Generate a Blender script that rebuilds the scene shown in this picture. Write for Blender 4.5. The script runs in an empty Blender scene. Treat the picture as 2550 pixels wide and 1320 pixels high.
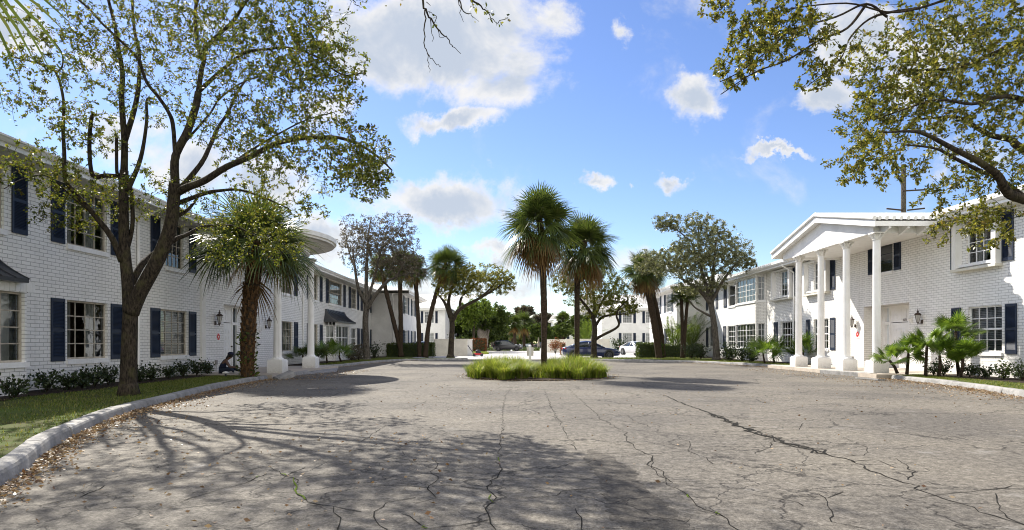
SKYS, SUNE, EXPO, CLOUD, SAT, BACKFILL = 0.085, 4.8, 1.05, 0.47, 1.12, 0.34
import bpy, math, random
import numpy as np
from mathutils import Vector, Matrix
S = bpy.context.scene
COL = S.collection
R = math.radians
rng = np.random.default_rng(7)
random.seed(7)
CAMH, FPX, HOR, CX = 1.3, 1550.0, 854.0, 1275.0

def at(px, py, Y):
    "world point seen at photo pixel px,py at depth Y"
    return np.array([(px - CX) / FPX * Y, Y, CAMH + (HOR - py) / FPX * Y])
def gp(px, py, g=0.0):
    Y = (CAMH - g) * FPX / (py - HOR)
    return np.array([(px - CX) / FPX * Y, Y, g])

# ------------------------------------------------------------------ objects
OFF = {}
def props(o, label=None, cat=None, group=None, kind=None):
    if label: o['label'] = label
    if cat: o['category'] = cat
    if group: o['group'] = group
    if kind: o['kind'] = kind
    return o
def thing(name, label, cat, loc=(0, 0, 0), group=None):
    o = bpy.data.objects.new(name, None)
    COL.objects.link(o)
    o.location = [float(v) for v in loc]
    o.empty_display_size = 0.2
    OFF[o.name] = np.array(loc, float)
    return props(o, label, cat, group)
def link_mesh(name, me, parent=None):
    o = bpy.data.objects.new(name, me)
    COL.objects.link(o)
    if parent is not None:
        o.parent = parent
        OFF[o.name] = OFF[parent.name]
    else:
        OFF[o.name] = np.zeros(3)
    return o
def arr_mesh(name, V, F, mat, parent=None, mi=None, smooth=False):
    V = np.asarray(V, float).reshape(-1, 3)
    if parent is not None:
        V = V - OFF[parent.name]
    F = np.asarray(F, int)
    me = bpy.data.meshes.new(name)
    k = F.shape[1]
    me.vertices.add(len(V)); me.vertices.foreach_set('co', V.ravel())
    me.loops.add(F.size); me.loops.foreach_set('vertex_index', F.ravel())
    me.polygons.add(len(F))
    me.polygons.foreach_set('loop_start', np.arange(0, F.size, k))
    mats = mat if isinstance(mat, (list, tuple)) else [mat]
    for m in mats: me.materials.append(m)
    if mi is not None: me.polygons.foreach_set('material_index', np.asarray(mi, int))
    if smooth: me.polygons.foreach_set('use_smooth', np.ones(len(F), bool))
    me.update(calc_edges=True); me.validate()
    return link_mesh(name, me, parent)

class Fac:
    "a vertical plane frame: a along the wall, b = height, c = outwards"
    def __init__(s, O, A, N):
        s.O = np.array(O, float); A = np.array(A, float); N = np.array(N, float)
        s.A = A / np.linalg.norm(A); s.N = N / np.linalg.norm(N)
    def P(s, a, b, c=0.0):
        return s.O + s.A * a + s.N * c + np.array([0, 0, b])
    def sub(s, a0, c0, a1, c1):
        p, q = s.P(a0, 0, c0), s.P(a1, 0, c1)
        d = q - p; L = np.linalg.norm(d); d = d / L
        n = np.array([d[1], -d[0], 0])
        if n @ s.N < 0 or (abs(n @ s.N) < 1e-6 and a0 > a1): n = -n
        return Fac(p, d, n), L
class MB:
    def __init__(s): s.v = []; s.f = []; s.m = []; s.cur = 0; s.sm = []; s.smooth = False
    def face(s, pts):
        i = len(s.v); s.v += [tuple(map(float, p)) for p in pts]
        s.f.append(tuple(range(i, i + len(pts)))); s.m.append(s.cur); s.sm.append(s.smooth)
    def grid(s, rows, close=False, cap=False):
        i = len(s.v); n = len(rows[0])
        for r in rows: s.v += [tuple(map(float, p)) for p in r]
        for j in range(len(rows) - 1):
            for k in range(n if close else n - 1):
                k2 = (k + 1) % n
                s.f.append((i + j * n + k, i + j * n + k2, i + (j + 1) * n + k2, i + (j + 1) * n + k))
                s.m.append(s.cur); s.sm.append(s.smooth)
        if cap:
            s.f.append(tuple(i + k for k in reversed(range(n)))); s.m.append(s.cur); s.sm.append(False)
            j = len(rows) - 1
            s.f.append(tuple(i + j * n + k for k in range(n))); s.m.append(s.cur); s.sm.append(False)
    def hexa(s, p):
        i = len(s.v); s.v += [tuple(map(float, q)) for q in p]
        for q in ((0, 3, 2, 1), (4, 5, 6, 7), (0, 1, 5, 4), (1, 2, 6, 5), (2, 3, 7, 6), (3, 0, 4, 7)):
            s.f.append(tuple(i + k for k in q)); s.m.append(s.cur); s.sm.append(False)
    def box(s, x0, x1, y0, y1, z0, z1):
        s.hexa([(x0, y0, z0), (x1, y0, z0), (x1, y1, z0), (x0, y1, z0), (x0, y0, z1), (x1, y0, z1), (x1, y1, z1), (x0, y1, z1)])
    def fbox(s, F, a0, a1, b0, b1, c0, c1):
        s.hexa([F.P(a0, b0, c1), F.P(a1, b0, c1), F.P(a1, b0, c0), F.P(a0, b0, c0),
                F.P(a0, b1, c1), F.P(a1, b1, c1), F.P(a1, b1, c0), F.P(a0, b1, c0)])
    def tube(s, pts, rad, n=8, cap=True):
        pts = [np.array(p, float) for p in pts]
        if not hasattr(rad, '__len__'): rad = [rad] * len(pts)
        rows = []; up = np.array([0.31, 0.17, 0.93])
        for k, p in enumerate(pts):
            d = pts[min(k + 1, len(pts) - 1)] - pts[max(k - 1, 0)]
            d = d / (np.linalg.norm(d) + 1e-9)
            x = np.cross(d, up)
            if np.linalg.norm(x) < 0.2: x = np.cross(d, np.array([1., 0, 0]))
            x /= np.linalg.norm(x); y = np.cross(d, x)
            rows.append([p + rad[k] * (math.cos(t) * x + math.sin(t) * y) for t in np.arange(n) * 2 * math.pi / n])
        s.grid(rows, close=True, cap=cap)
    def lathe(s, c, prof, n=16, axis=None, flute=None):
        c = np.array(c, float); rows = []
        for r, z in prof:
            row = []
            for k in range(n):
                t = 2 * math.pi * k / n
                rr = r * (1 - flute if (flute and k % 2) else 1)
                if axis is None: row.append(c + np.array([rr * math.cos(t), rr * math.sin(t), z]))
                else:
                    x, y, w = axis
                    row.append(c + x * rr * math.cos(t) + y * rr * math.sin(t) + w * z)
            rows.append(row)
        s.grid(rows, close=True, cap=True)
    def ball(s, c, r, n=8, sq=(1, 1, 1)):
        c = np.array(c, float); rows = []
        for j in range(n + 1):
            ph = math.pi * (j / n) - math.pi / 2
            ph = max(min(ph, 1.5), -1.5)
            rows.append([c + r * np.array([sq[0] * math.cos(ph) * math.cos(t), sq[1] * math.cos(ph) * math.sin(t), sq[2] * math.sin(ph)])
                         for t in np.arange(2 * n) * math.pi / n])
        s.grid(rows, close=True, cap=True)
    def build(s, name, mat, parent=None):
        me = bpy.data.meshes.new(name)
        off = OFF[parent.name] if parent is not None else np.zeros(3)
        me.from_pydata([tuple(np.array(p) - off) for p in s.v], [], s.f)
        for m in (mat if isinstance(mat, (list, tuple)) else [mat]): me.materials.append(m)
        me.polygons.foreach_set('material_index', s.m)
        me.polygons.foreach_set('use_smooth', s.sm)
        me.update()
        return link_mesh(name, me, parent)

# ------------------------------------------------------------------ materials
class NT:
    def __init__(s, name):
        s.mat = bpy.data.materials.new(name); s.mat.use_nodes = True
        s.t = s.mat.node_tree; s.t.nodes.clear()
        s.out = s.n('ShaderNodeOutputMaterial')
    def n(s, typ, _ins=None, **kw):
        nd = s.t.nodes.new(typ)
        for k, v in kw.items(): setattr(nd, k, v)
        for k, v in (_ins or {}).items():
            if isinstance(v, bpy.types.NodeSocket): s.t.links.new(v, nd.inputs[k])
            else: nd.inputs[k].default_value = v
        return nd
    def link(s, a, b): s.t.links.new(a, b)
    def math(s, op, a, b=0.0, c=None, clamp=False):
        ins = {0: a, 1: b}
        if c is not None: ins[2] = c
        nd = s.n('ShaderNodeMath', ins, operation=op); nd.use_clamp = clamp
        return nd.outputs[0]
    def noise(s, vec, scale, detail=4, rough=0.55):
        return s.n('ShaderNodeTexNoise', {'Vector': vec, 'Scale': scale, 'Detail': detail, 'Roughness': rough}).outputs['Fac']
    def ramp(s, fac, stops):
        nd = s.n('ShaderNodeValToRGB', {'Fac': fac}); e = nd.color_ramp.elements
        while len(e) < len(stops): e.new(0.5)
        for k, (p, c) in enumerate(stops):
            e[k].position = p; e[k].color = (*c, 1) if len(c) == 3 else c
        return nd.outputs['Color']
    def mix(s, fac, a, b, typ='MIX'):
        nd = s.n('ShaderNodeMix', data_type='RGBA', blend_type=typ)
        for k, v in ((0, fac), (6, a), (7, b)):
            if isinstance(v, bpy.types.NodeSocket): s.link(v, nd.inputs[k])
            elif k == 0: nd.inputs[0].default_value = v
            else: nd.inputs[k].default_value = (*v, 1)
        return nd.outputs[2]
    def pos(s): return s.n('ShaderNodeNewGeometry').outputs['Position']
    def obj(s): return s.n('ShaderNodeTexCoord').outputs['Object']
    def princ(s, col, rough=0.6, spec=0.4, metal=0.0, bump=None, bstr=0.3, bdist=0.02, coat=0.0):
        p = s.n('ShaderNodeBsdfPrincipled')
        for k, v in (('Base Color', col), ('Roughness', rough), ('Specular IOR Level', spec), ('Metallic', metal), ('Coat Weight', coat)):
            if isinstance(v, bpy.types.NodeSocket): s.link(v, p.inputs[k])
            else: p.inputs[k].default_value = (*v, 1) if k == 'Base Color' else v
        if bump is not None:
            b = s.n('ShaderNodeBump', {'Height': bump, 'Strength': bstr, 'Distance': bdist})
            s.link(b.outputs[0], p.inputs['Normal'])
        s.link(p.outputs[0], s.out.inputs[0])
        return p
def M_plain(name, col, rough=0.6, var=0.12, scale=6.0, spec=0.4, metal=0.0, bump=0.15, coat=0.0, bdist=0.01):
    t = NT(name); p = t.pos()
    n1 = t.noise(p, scale, 5); n2 = t.noise(p, scale * 9, 3)
    k = t.math('ADD', t.math('MULTIPLY', n1, 0.7), t.math('MULTIPLY', n2, 0.3))
    lo = tuple(c * (1 - 2 * var) for c in col); hi = tuple(min(1, c * (1 + 1.6 * var)) for c in col)
    t.princ(t.ramp(k, [(0.3, lo), (0.7, hi)]), rough, spec, metal, n2, bump, bdist, coat)
    return t.mat
def M_brick():
    t = NT('painted_brick'); g = t.n('ShaderNodeNewGeometry')
    sp = t.n('ShaderNodeSeparateXYZ', {0: g.outputs['Position']}); sn = t.n('ShaderNodeSeparateXYZ', {0: g.outputs['True Normal']})
    isx = t.math('GREATER_THAN', t.math('ABSOLUTE', sn.outputs[0]), 0.5)
    h = t.math('ADD', t.math('MULTIPLY', sp.outputs[1], isx), t.math('MULTIPLY', sp.outputs[0], t.math('SUBTRACT', 1.0, isx)))
    wv = t.n('ShaderNodeTexNoise', {'Vector': g.outputs['Position'], 'Scale': 5.0, 'Detail': 3.0}).outputs['Color']
    v = t.n('ShaderNodeVectorMath', {0: t.n('ShaderNodeCombineXYZ', {0: h, 1: sp.outputs[2]}).outputs[0], 1: t.n('ShaderNodeVectorMath', {0: wv, 'Scale': .016}, operation='SCALE').outputs[0]}, operation='ADD').outputs[0]
    b = t.n('ShaderNodeTexBrick', {'Vector': v, 'Color1': (0.88, 0.87, 0.84, 1), 'Color2': (0.82, 0.81, 0.78, 1), 'Mortar': (0.44, 0.43, 0.41, 1),
        'Scale': 1.0, 'Mortar Size': 0.0075, 'Mortar Smooth': 0.35, 'Bias': -0.2, 'Brick Width': 0.285, 'Row Height': 0.094})
    b.offset = 0.5
    n1 = t.noise(g.outputs['Position'], 0.6, 5); n2 = t.noise(g.outputs['Position'], 26, 4)
    col = t.mix(0.4, b.outputs['Color'], t.ramp(n1, [(0.3, (0.82, 0.80, 0.76)), (0.65, (1, 1, 1))]), 'MULTIPLY')
    # dirt splash near the ground and streaks
    low = t.math('SUBTRACT', 1.0, t.math('MULTIPLY', t.math('SUBTRACT', sp.outputs[2], 0.1), 1.6), clamp=True)
    col = t.mix(t.math('MULTIPLY', t.math('MULTIPLY', low, n1), 0.55, clamp=True), col, (0.33, 0.30, 0.25))
    stn = t.noise(t.n('ShaderNodeMapping', {'Vector': g.outputs['Position'], 'Scale': (3.2, 3.2, .22)}).outputs[0], 1.0, 6, .7)
    col = t.mix(t.math('MULTIPLY', t.math('SUBTRACT', stn, .56, clamp=True), 1.7, clamp=True), col, (0.40, 0.38, 0.32))
    hgt = t.math('ADD', t.math('MULTIPLY', t.math('SUBTRACT', 1.0, b.outputs['Fac']), 1.0), t.math('MULTIPLY', n2, 0.30))
    t.princ(col, 0.55, 0.35, 0, hgt, 0.85, 0.012)
    return t.mat
def M_leaf(name, cols, trans=0.45, gloss=0.25, rough=0.45):
    t = NT(name)
    r = t.n('ShaderNodeNewGeometry').outputs['Random Per Island']
    c = t.ramp(r, [(i / max(1, len(cols) - 1), q) for i, q in enumerate(cols)])
    p = t.princ(c, rough, gloss)
    tr = t.n('ShaderNodeBsdfTranslucent', {'Color': t.mix(0.5, c, (1.6, 1.5, 0.7), 'MULTIPLY')})
    m = t.n('ShaderNodeMixShader', {0: trans, 1: p.outputs[0], 2: tr.outputs[0]})
    t.link(m.outputs[0], t.out.inputs[0])
    return t.mat
def M_bark(name, c1, c2, scale=9.0, stretch=0.25, moss=None):
    t = NT(name); o = t.pos()
    mp = t.n('ShaderNodeMapping', {'Vector': o, 'Scale': (1, 1, stretch)}).outputs[0]
    n = t.noise(mp, scale * 2.2, 6, 0.65); n2 = t.noise(o, scale * 0.35, 3)
    c = t.ramp(n, [(0.35, c1), (0.62, c2)])
    if moss: c = t.mix(t.math('MULTIPLY', t.math('SUBTRACT', n2, 0.5, clamp=True), 2.6, clamp=True), c, moss)
    t.princ(c, 0.9, 0.15, 0, n, 0.9, 0.03)
    return t.mat
def M_glass():
    t = NT('window_glass')
    lw = t.n('ShaderNodeFresnel', {'IOR': 1.5}).outputs[0]
    n = t.noise(t.pos(), 1.7, 2)
    bp = t.n('ShaderNodeBump', {'Height': n, 'Strength': 0.04, 'Distance': 0.1}).outputs[0]
    gl = t.n('ShaderNodeBsdfGlossy', {'Color': (0.9, 0.95, 1, 1), 'Roughness': 0.02, 'Normal': bp})
    tr = t.n('ShaderNodeBsdfTransparent', {'Color': (0.72, 0.76, 0.76, 1)})
    m = t.n('ShaderNodeMixShader', {0: t.math('ADD', lw, 0.02, clamp=True), 1: tr.outputs[0], 2: gl.outputs[0]})
    t.link(m.outputs[0], t.out.inputs[0])
    return t.mat
def M_asphalt(nm='worn_asphalt', tint=None):
    t = NT(nm); p = t.pos()
    fine = t.noise(p, 38, 4, 0.8); mid = t.noise(p, 11, 6, 0.75); big = t.noise(p, 0.35, 4)
    grit = t.n('ShaderNodeTexVoronoi', {'Vector': p, 'Scale': 130.0}).outputs['Distance']
    c = t.ramp(t.math('ADD', t.math('MULTIPLY', fine, 0.5), t.math('MULTIPLY', mid, 0.5)), [(0.36, (0.027, 0.024, 0.021)), (0.50, (0.126, 0.115, 0.099)), (0.65, (0.27, 0.25, 0.22))])
    c = t.mix(0.8, c, t.ramp(big, [(0.36, (0.70, 0.69, 0.69)), (0.50, (0.97, 0.95, 0.92)), (0.62, (1.2, 1.17, 1.1))]), 'MULTIPLY')
    # light scuffs and dark oil
    s1 = t.noise(p, 1.3, 6, 0.7)
    c = t.mix(t.math('MULTIPLY', t.math('SUBTRACT', s1, 0.60, clamp=True), 3.0, clamp=True), c, (0.36, 0.35, 0.335))
    s2 = t.noise(t.n('ShaderNodeMapping', {'Vector': p, 'Location': (7, 3, 1)}).outputs[0], 0.9, 5, 0.65)
    c = t.mix(t.math('MULTIPLY', t.math('SUBTRACT', s2, 0.60, clamp=True), 3.2, clamp=True), c, (0.075, 0.07, 0.065))
    if tint: c = t.mix(1.0, c, tint, 'MULTIPLY')
    # crack network: warped voronoi edges, kept only in zones
    w = t.n('ShaderNodeTexNoise', {'Vector': p, 'Scale': 1.6, 'Detail': 5.0, 'Roughness': 0.62}).outputs['Color']
    wp = t.n('ShaderNodeVectorMath', {0: p, 1: t.n('ShaderNodeVectorMath', {0: w, 'Scale': 0.7}, operation='SCALE').outputs[0]}, operation='ADD').outputs[0]
    cr = []
    for sc, wd, z0, loc in ((0.42, 0.019, 0.22, (0, 0, 0)), (1.0, 0.013, 0.42, (4, 9, 2)), (3.0, 0.008, 0.57, (1, 5, 7))):
        q = t.n('ShaderNodeMapping', {'Vector': wp, 'Location': loc, 'Scale': (0.8, 1.1, 1)}).outputs[0]
        d = t.n('ShaderNodeTexVoronoi', {'Vector': q, 'Scale': sc}, feature='DISTANCE_TO_EDGE').outputs['Distance']
        d = t.math('DIVIDE', d, sc)
        zone = t.math('MULTIPLY', t.math('SUBTRACT', t.noise(t.n('ShaderNodeMapping', {'Vector': p, 'Location': loc}).outputs[0], 0.33, 3), z0, clamp=True), 9, clamp=True)
        l = t.math('SUBTRACT', 1.0, t.math('DIVIDE', d, wd), clamp=True)
        cr.append(t.math('MULTIPLY', l, zone))
    k = t.math('MAXIMUM', t.math('MAXIMUM', cr[0], cr[1]), t.math('MULTIPLY', cr[2], .7))
    c = t.mix(t.math('MULTIPLY', k, 0.95), c, (0.016, 0.014, 0.012))
    h = t.math('SUBTRACT', t.math('ADD', t.math('MULTIPLY', fine, 0.8), t.math('MULTIPLY', grit, 0.5)), t.math('MULTIPLY', k, 1.5))
    t.princ(c, 0.85, 0.25, 0, h, 0.4, 0.010)
    return t.mat
def M_ground(name, stops, s1=5.0, s2=0.6, rough=0.95, bd=0.03):
    t = NT(name); p = t.pos()
    n = t.math('ADD', t.math('MULTIPLY', t.noise(p, s1, 6, 0.7), 0.55), t.math('MULTIPLY', t.noise(p, s2, 4), 0.45))
    t.princ(t.ramp(n, stops), rough, 0.15, 0, t.noise(p, s1 * 6, 4, 0.7), 0.7, bd)
    return t.mat
def M_tile():
    t = NT('white_roof_tile'); g = t.n('ShaderNodeNewGeometry')
    sp = t.n('ShaderNodeSeparateXYZ', {0: g.outputs['Position']})
    w = t.math('SINE', t.math('MULTIPLY', sp.outputs[1], 21.0))
    w2 = t.math('FRACT', t.math('MULTIPLY', sp.outputs[0], 2.6))
    n = t.noise(g.outputs['Position'], 2.5, 5)
    c = t.ramp(n, [(0.3, (0.62, 0.61, 0.58)), (0.65, (0.82, 0.81, 0.79))])
    t.princ(c, 0.6, 0.3, 0, t.math('ADD', t.math('MULTIPLY', w, 0.7), t.math('MULTIPLY', w2, 0.5)), 0.7, 0.05)
    return t.mat

def M_white():
    t = NT('white_paint'); p = t.pos(); sp = t.n('ShaderNodeSeparateXYZ', {0: p})
    n1 = t.noise(p, 2.0, 6, .65); n2 = t.noise(p, 18, 4)
    st = t.noise(t.n('ShaderNodeMapping', {'Vector': p, 'Scale': (7, 7, .5)}).outputs[0], 1.0, 5, .7)
    c = t.ramp(n1, [(0.3, (0.76, 0.75, 0.72)), (0.6, (0.84, 0.835, 0.82))])
    c = t.mix(t.math('MULTIPLY', t.math('SUBTRACT', st, .55, clamp=True), 1.8, clamp=True), c, (0.45, 0.43, 0.38))
    low = t.math('SUBTRACT', 1.0, t.math('MULTIPLY', t.math('SUBTRACT', sp.outputs[2], 0.13), 2.2), clamp=True)
    c = t.mix(t.math('MULTIPLY', t.math('MULTIPLY', low, n2), 0.9, clamp=True), c, (0.30, 0.28, 0.24))
    t.princ(c, .5, .4, 0, n2, .12, .01)
    return t.mat
WHITE = M_white()
TRIM = M_plain('weathered_trim', (0.74, 0.72, 0.67), 0.55, 0.08, 3.0)
STUCCO = M_plain('white_stucco', (0.76, 0.75, 0.73), 0.8, 0.06, 1.5, bump=0.4)
CREAM = M_plain('cream_block_wall', (0.68, 0.65, 0.56), 0.8, 0.08, 1.5, bump=0.4)
OLDWOOD = M_plain('old_window_frame', (0.46, 0.41, 0.33), 0.7, 0.2, 7.0)
SHUT = M_plain('navy_shutter_paint', (0.010, 0.020, 0.046), 0.5, 0.15, 5.0, spec=0.5)
BLACKMET = M_plain('black_metal', (0.02, 0.022, 0.026), 0.35, 0.15, 8.0, spec=0.6)
BRONZE = M_plain('dark_bronze', (0.045, 0.026, 0.018), 0.45, 0.2, 20.0, spec=0.5)
LAMPGL = M_plain('frosted_lamp_glass', (0.45, 0.44, 0.41), 0.25, 0.06, 9.0)
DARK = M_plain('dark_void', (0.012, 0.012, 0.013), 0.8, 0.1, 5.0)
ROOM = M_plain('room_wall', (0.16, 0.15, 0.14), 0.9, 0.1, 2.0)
CURT = M_plain('curtain_cloth', (0.50, 0.48, 0.44), 0.9, 0.1, 3.0)
BLIND = M_plain('blind_slat', (0.52, 0.50, 0.47), 0.6, 0.05, 3.0)
CONC = M_plain('kerb_concrete', (0.27, 0.262, 0.25), 0.85, 0.24, 4.0, bump=0.5)
SLAB = M_plain('tan_slab', (0.46, 0.40, 0.33), 0.8, 0.12, 3.0, bump=0.3)
DRIVE = M_plain('pale_concrete', (0.46, 0.44, 0.43), 0.85, 0.07, 0.8, bump=0.3)
RED = M_plain('red_paint', (0.55, 0.03, 0.03), 0.4, 0.06, 5.0)
BRICK, GLASS, ASPH, TILE = M_brick(), M_glass(), M_asphalt(), M_tile()
LAWN = M_ground('lawn_soil', [(0.28, (0.075, 0.055, 0.035)), (0.44, (0.07, 0.075, 0.025)), (0.6, (0.075, 0.115, 0.025)), (0.75, (0.14, 0.13, 0.06))])
FARG = M_ground('far_grass', [(0.3, (0.06, 0.09, 0.02)), (0.7, (0.11, 0.16, 0.03))])
MULCH = M_ground('dark_mulch', [(0.3, (0.012, 0.009, 0.007)), (0.55, (0.045, 0.032, 0.024)), (0.75, (0.10, 0.08, 0.06))], 14.0, 1.0, bd=0.06)
CRACK = M_ground('crack_fill', [(0.35, (0.008, 0.008, 0.007)), (0.6, (0.03, 0.028, 0.024)), (0.8, (0.06, 0.05, 0.03))], 20.0, 3.0)
MOSS = M_ground('crack_weeds', [(0.3, (0.05, 0.08, 0.01)), (0.7, (0.16, 0.24, 0.02))], 30.0, 4.0)
BARK = M_bark('oak_bark', (0.006, 0.005, 0.004), (0.062, 0.049, 0.036), 13, 0.3, (0.075, 0.07, 0.03))
BARKG = M_bark('grey_bark', (0.03, 0.026, 0.021), (0.13, 0.115, 0.095), 9, 0.3)
BARKP = M_bark('pale_bark', (0.14, 0.115, 0.09), (0.36, 0.32, 0.27), 5, 0.2)
PBARK = M_bark('palm_bark', (0.012, 0.009, 0.007), (0.072, 0.051, 0.034), 6, 3.0)
BOOT = M_bark('palm_boot', (0.022, 0.012, 0.006), (0.15, 0.085, 0.04), 5, 0.6)
OAKL = M_leaf('oak_leaf', [(0.028, 0.044, 0.008), (0.055, 0.08, 0.012), (0.10, 0.13, 0.018), (0.17, 0.19, 0.025), (0.045, 0.065, 0.010), (0.25, 0.235, 0.04), (0.075, 0.105, 0.015), (0.16, 0.11, 0.02)], 0.45, 0.28, 0.45)
OAKY = M_leaf('sunlit_oak_leaf', [(0.04, 0.055, 0.010), (0.085, 0.105, 0.016), (0.155, 0.165, 0.024), (0.24, 0.23, 0.035), (0.06, 0.08, 0.012), (0.30, 0.28, 0.06), (0.17, 0.12, 0.025)], 0.42, 0.35, 0.42)  # yellower oak leaf, front-lit look put into the colours
GREYL = M_leaf('grey_oak_leaf', [(0.06, 0.072, 0.025), (0.12, 0.135, 0.055), (0.20, 0.205, 0.11), (0.08, 0.09, 0.03), (0.27, 0.275, 0.19)], 0.45, 0.6, 0.35)
GRNL = M_leaf('green_tree_leaf', [(0.025, 0.045, 0.012), (0.05, 0.08, 0.016), (0.09, 0.125, 0.02), (0.04, 0.06, 0.015)], 0.35)
LIMEL = M_leaf('lime_leaf', [(0.05, 0.085, 0.012), (0.10, 0.15, 0.018), (0.14, 0.19, 0.028)], 0.4)
BRWNL = M_leaf('brown_twig_leaf', [(0.055, 0.045, 0.035), (0.10, 0.085, 0.065), (0.075, 0.07, 0.04)], 0.3)
PALML = M_leaf('palm_leaf', [(0.03, 0.05, 0.014), (0.06, 0.09, 0.02), (0.10, 0.135, 0.028), (0.045, 0.07, 0.02), (0.13, 0.15, 0.04)], 0.3, 0.5, 0.35)
DEADL = M_leaf('dead_frond', [(0.10, 0.055, 0.02), (0.17, 0.10, 0.035), (0.22, 0.14, 0.05)], 0.3)
FANL = M_leaf('fan_palm_leaf', [(0.05, 0.095, 0.015), (0.10, 0.17, 0.022), (0.15, 0.22, 0.03)], 0.38, 0.5, 0.35)
SHRL = M_leaf('shrub_leaf', [(0.012, 0.022, 0.008), (0.025, 0.042, 0.012), (0.05, 0.075, 0.02)], 0.2, 0.4)
HEDL = M_leaf('hedge_leaf', [(0.03, 0.05, 0.01), (0.06, 0.09, 0.015), (0.11, 0.14, 0.02)], 0.3)
REDL = M_leaf('redtip_leaf', [(0.16, 0.04, 0.02), (0.24, 0.08, 0.025), (0.10, 0.08, 0.02), (0.20, 0.05, 0.03)], 0.35)
BLADE = M_leaf('grass_blade', [(0.06, 0.105, 0.013), (0.13, 0.195, 0.02), (0.21, 0.275, 0.03), (0.34, 0.37, 0.08), (0.10, 0.16, 0.018), (0.26, 0.22, 0.09)], 0.45, 0.3)
TURF = M_leaf('turf_blade', [(0.05, 0.085, 0.014), (0.10, 0.145, 0.022), (0.17, 0.20, 0.04), (0.24, 0.21, 0.08)], 0.35, 0.2)
LITTER = M_leaf('dry_leaf', [(0.16, 0.08, 0.035), (0.28, 0.17, 0.08), (0.42, 0.33, 0.22), (0.10, 0.05, 0.025), (0.36, 0.26, 0.15)], 0.15, 0.3)
# ================================================================== building kit
def wall(F, mb, a0, a1, b0, b1, holes=(), depth=0.16):
    hs = [(max(a0, h[0]), min(a1, h[1]), max(b0, h[2]), min(b1, h[3])) for h in holes]
    A = sorted({a0, a1, *[h[0] for h in hs], *[h[1] for h in hs]})
    B = sorted({b0, b1, *[h[2] for h in hs], *[h[3] for h in hs]})
    for i in range(len(A) - 1):
        for j in range(len(B) - 1):
            ca, cb = (A[i] + A[i + 1]) / 2, (B[j] + B[j + 1]) / 2
            if any(h[0] < ca < h[1] and h[2] < cb < h[3] for h in hs): continue
            mb.face([F.P(A[i], B[j]), F.P(A[i + 1], B[j]), F.P(A[i + 1], B[j + 1]), F.P(A[i], B[j + 1])])
    for h in hs:
        d = -depth
        mb.face([F.P(h[0], h[2]), F.P(h[0], h[3]), F.P(h[0], h[3], d), F.P(h[0], h[2], d)])
        mb.face([F.P(h[1], h[2]), F.P(h[1], h[3]), F.P(h[1], h[3], d), F.P(h[1], h[2], d)])
        mb.face([F.P(h[0], h[3]), F.P(h[1], h[3]), F.P(h[1], h[3], d), F.P(h[0], h[3], d)])
        mb.face([F.P(h[0], h[2]), F.P(h[1], h[2]), F.P(h[1], h[2], d), F.P(h[0], h[2], d)])

def window(F, a0, a1, b0, b1, rows, cols, par, frame=OLDWOOD, cover=None, hung=False, sill=True, grid=True, c=-0.10):
    m = MB(); w = 0.05
    m.fbox(F, a0 + .003, a0 + w, b0 + .003, b1 - .003, c - .04, c + .03); m.fbox(F, a1 - w, a1 - .003, b0 + .003, b1 - .003, c - .04, c + .03)
    m.fbox(F, a0 + w, a1 - w, b0 + .003, b0 + w, c - .038, c + .028); m.fbox(F, a0 + w, a1 - w, b1 - w, b1 - .003, c - .038, c + .028)
    ia0, ia1, ib0, ib1 = a0 + w, a1 - w, b0 + w, b1 - w
    mw = 0.013
    if grid:
        for k in range(1, cols):
            x = ia0 + (ia1 - ia0) * k / cols
            m.fbox(F, x - mw, x + mw, ib0, ib1, c - .012, c + .014)
        for k in range(1, rows):
            y = ib0 + (ib1 - ib0) * k / rows
            m.fbox(F, ia0, ia1, y - mw, y + mw, c - .010, c + .017)
    if hung:
        y = (ib0 + ib1) / 2
        m.fbox(F, ia0, ia1, y - .03, y + .03, c - .03, c + .022)
    wo = m.build('window', frame, par)
    g = MB(); gq = [F.P(ia0, ib0, c - .002), F.P(ia1, ib0, c - .002), F.P(ia1, ib1, c - .002), F.P(ia0, ib1, c - .002)]
    if np.cross(gq[1] - gq[0], gq[2] - gq[0]) @ F.N < 0: gq = gq[::-1]
    g.face(gq)
    g.build('pane', GLASS, wo)
    if cover == 'curtain':
        for s0, s1 in ((ia0, ia0 + (ia1 - ia0) * random.uniform(.28, .42)), (ia1 - (ia1 - ia0) * random.uniform(.25, .4), ia1)):
            cu = MB(); n = 36
            rowsv = []
            for zb in (ib0 - .05, ib1 + .05):
                rowsv.append([F.P(s0 + (s1 - s0) * k / n, zb, c - .22 + .035 * math.sin(k * 1.05 + s0)) for k in range(n + 1)])
            cu.smooth = True; cu.grid(rowsv); cu.build('curtain', CURT, wo)
    elif cover == 'blind':
        cu = MB(); n = int((ib1 - ib0) / .06)
        for k in range(n):
            z = ib0 + (k + .5) * .06
            cu.hexa([F.P(ia0, z - .02, c - .10), F.P(ia1, z - .02, c - .10), F.P(ia1, z - .016, c - .104), F.P(ia0, z - .016, c - .104),
                     F.P(ia0, z + .018, c - .125), F.P(ia1, z + .018, c - .125), F.P(ia1, z + .022, c - .129), F.P(ia0, z + .022, c - .129)])
        cu.build('blind', BLIND, wo)
    elif cover == 'shade':
        cu = MB(); cu.fbox(F, ia0, ia1, ib0 + (ib1 - ib0) * .0, ib1, c - .16, c - .15); cu.build('blind', CURT, wo)
    if sill:
        s = MB(); s.fbox(F, a0 - .03, a1 + .04, b0 - .13, b0 - .004, -.05, .055); s.build('sill', WHITE, wo)
    return wo

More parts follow.
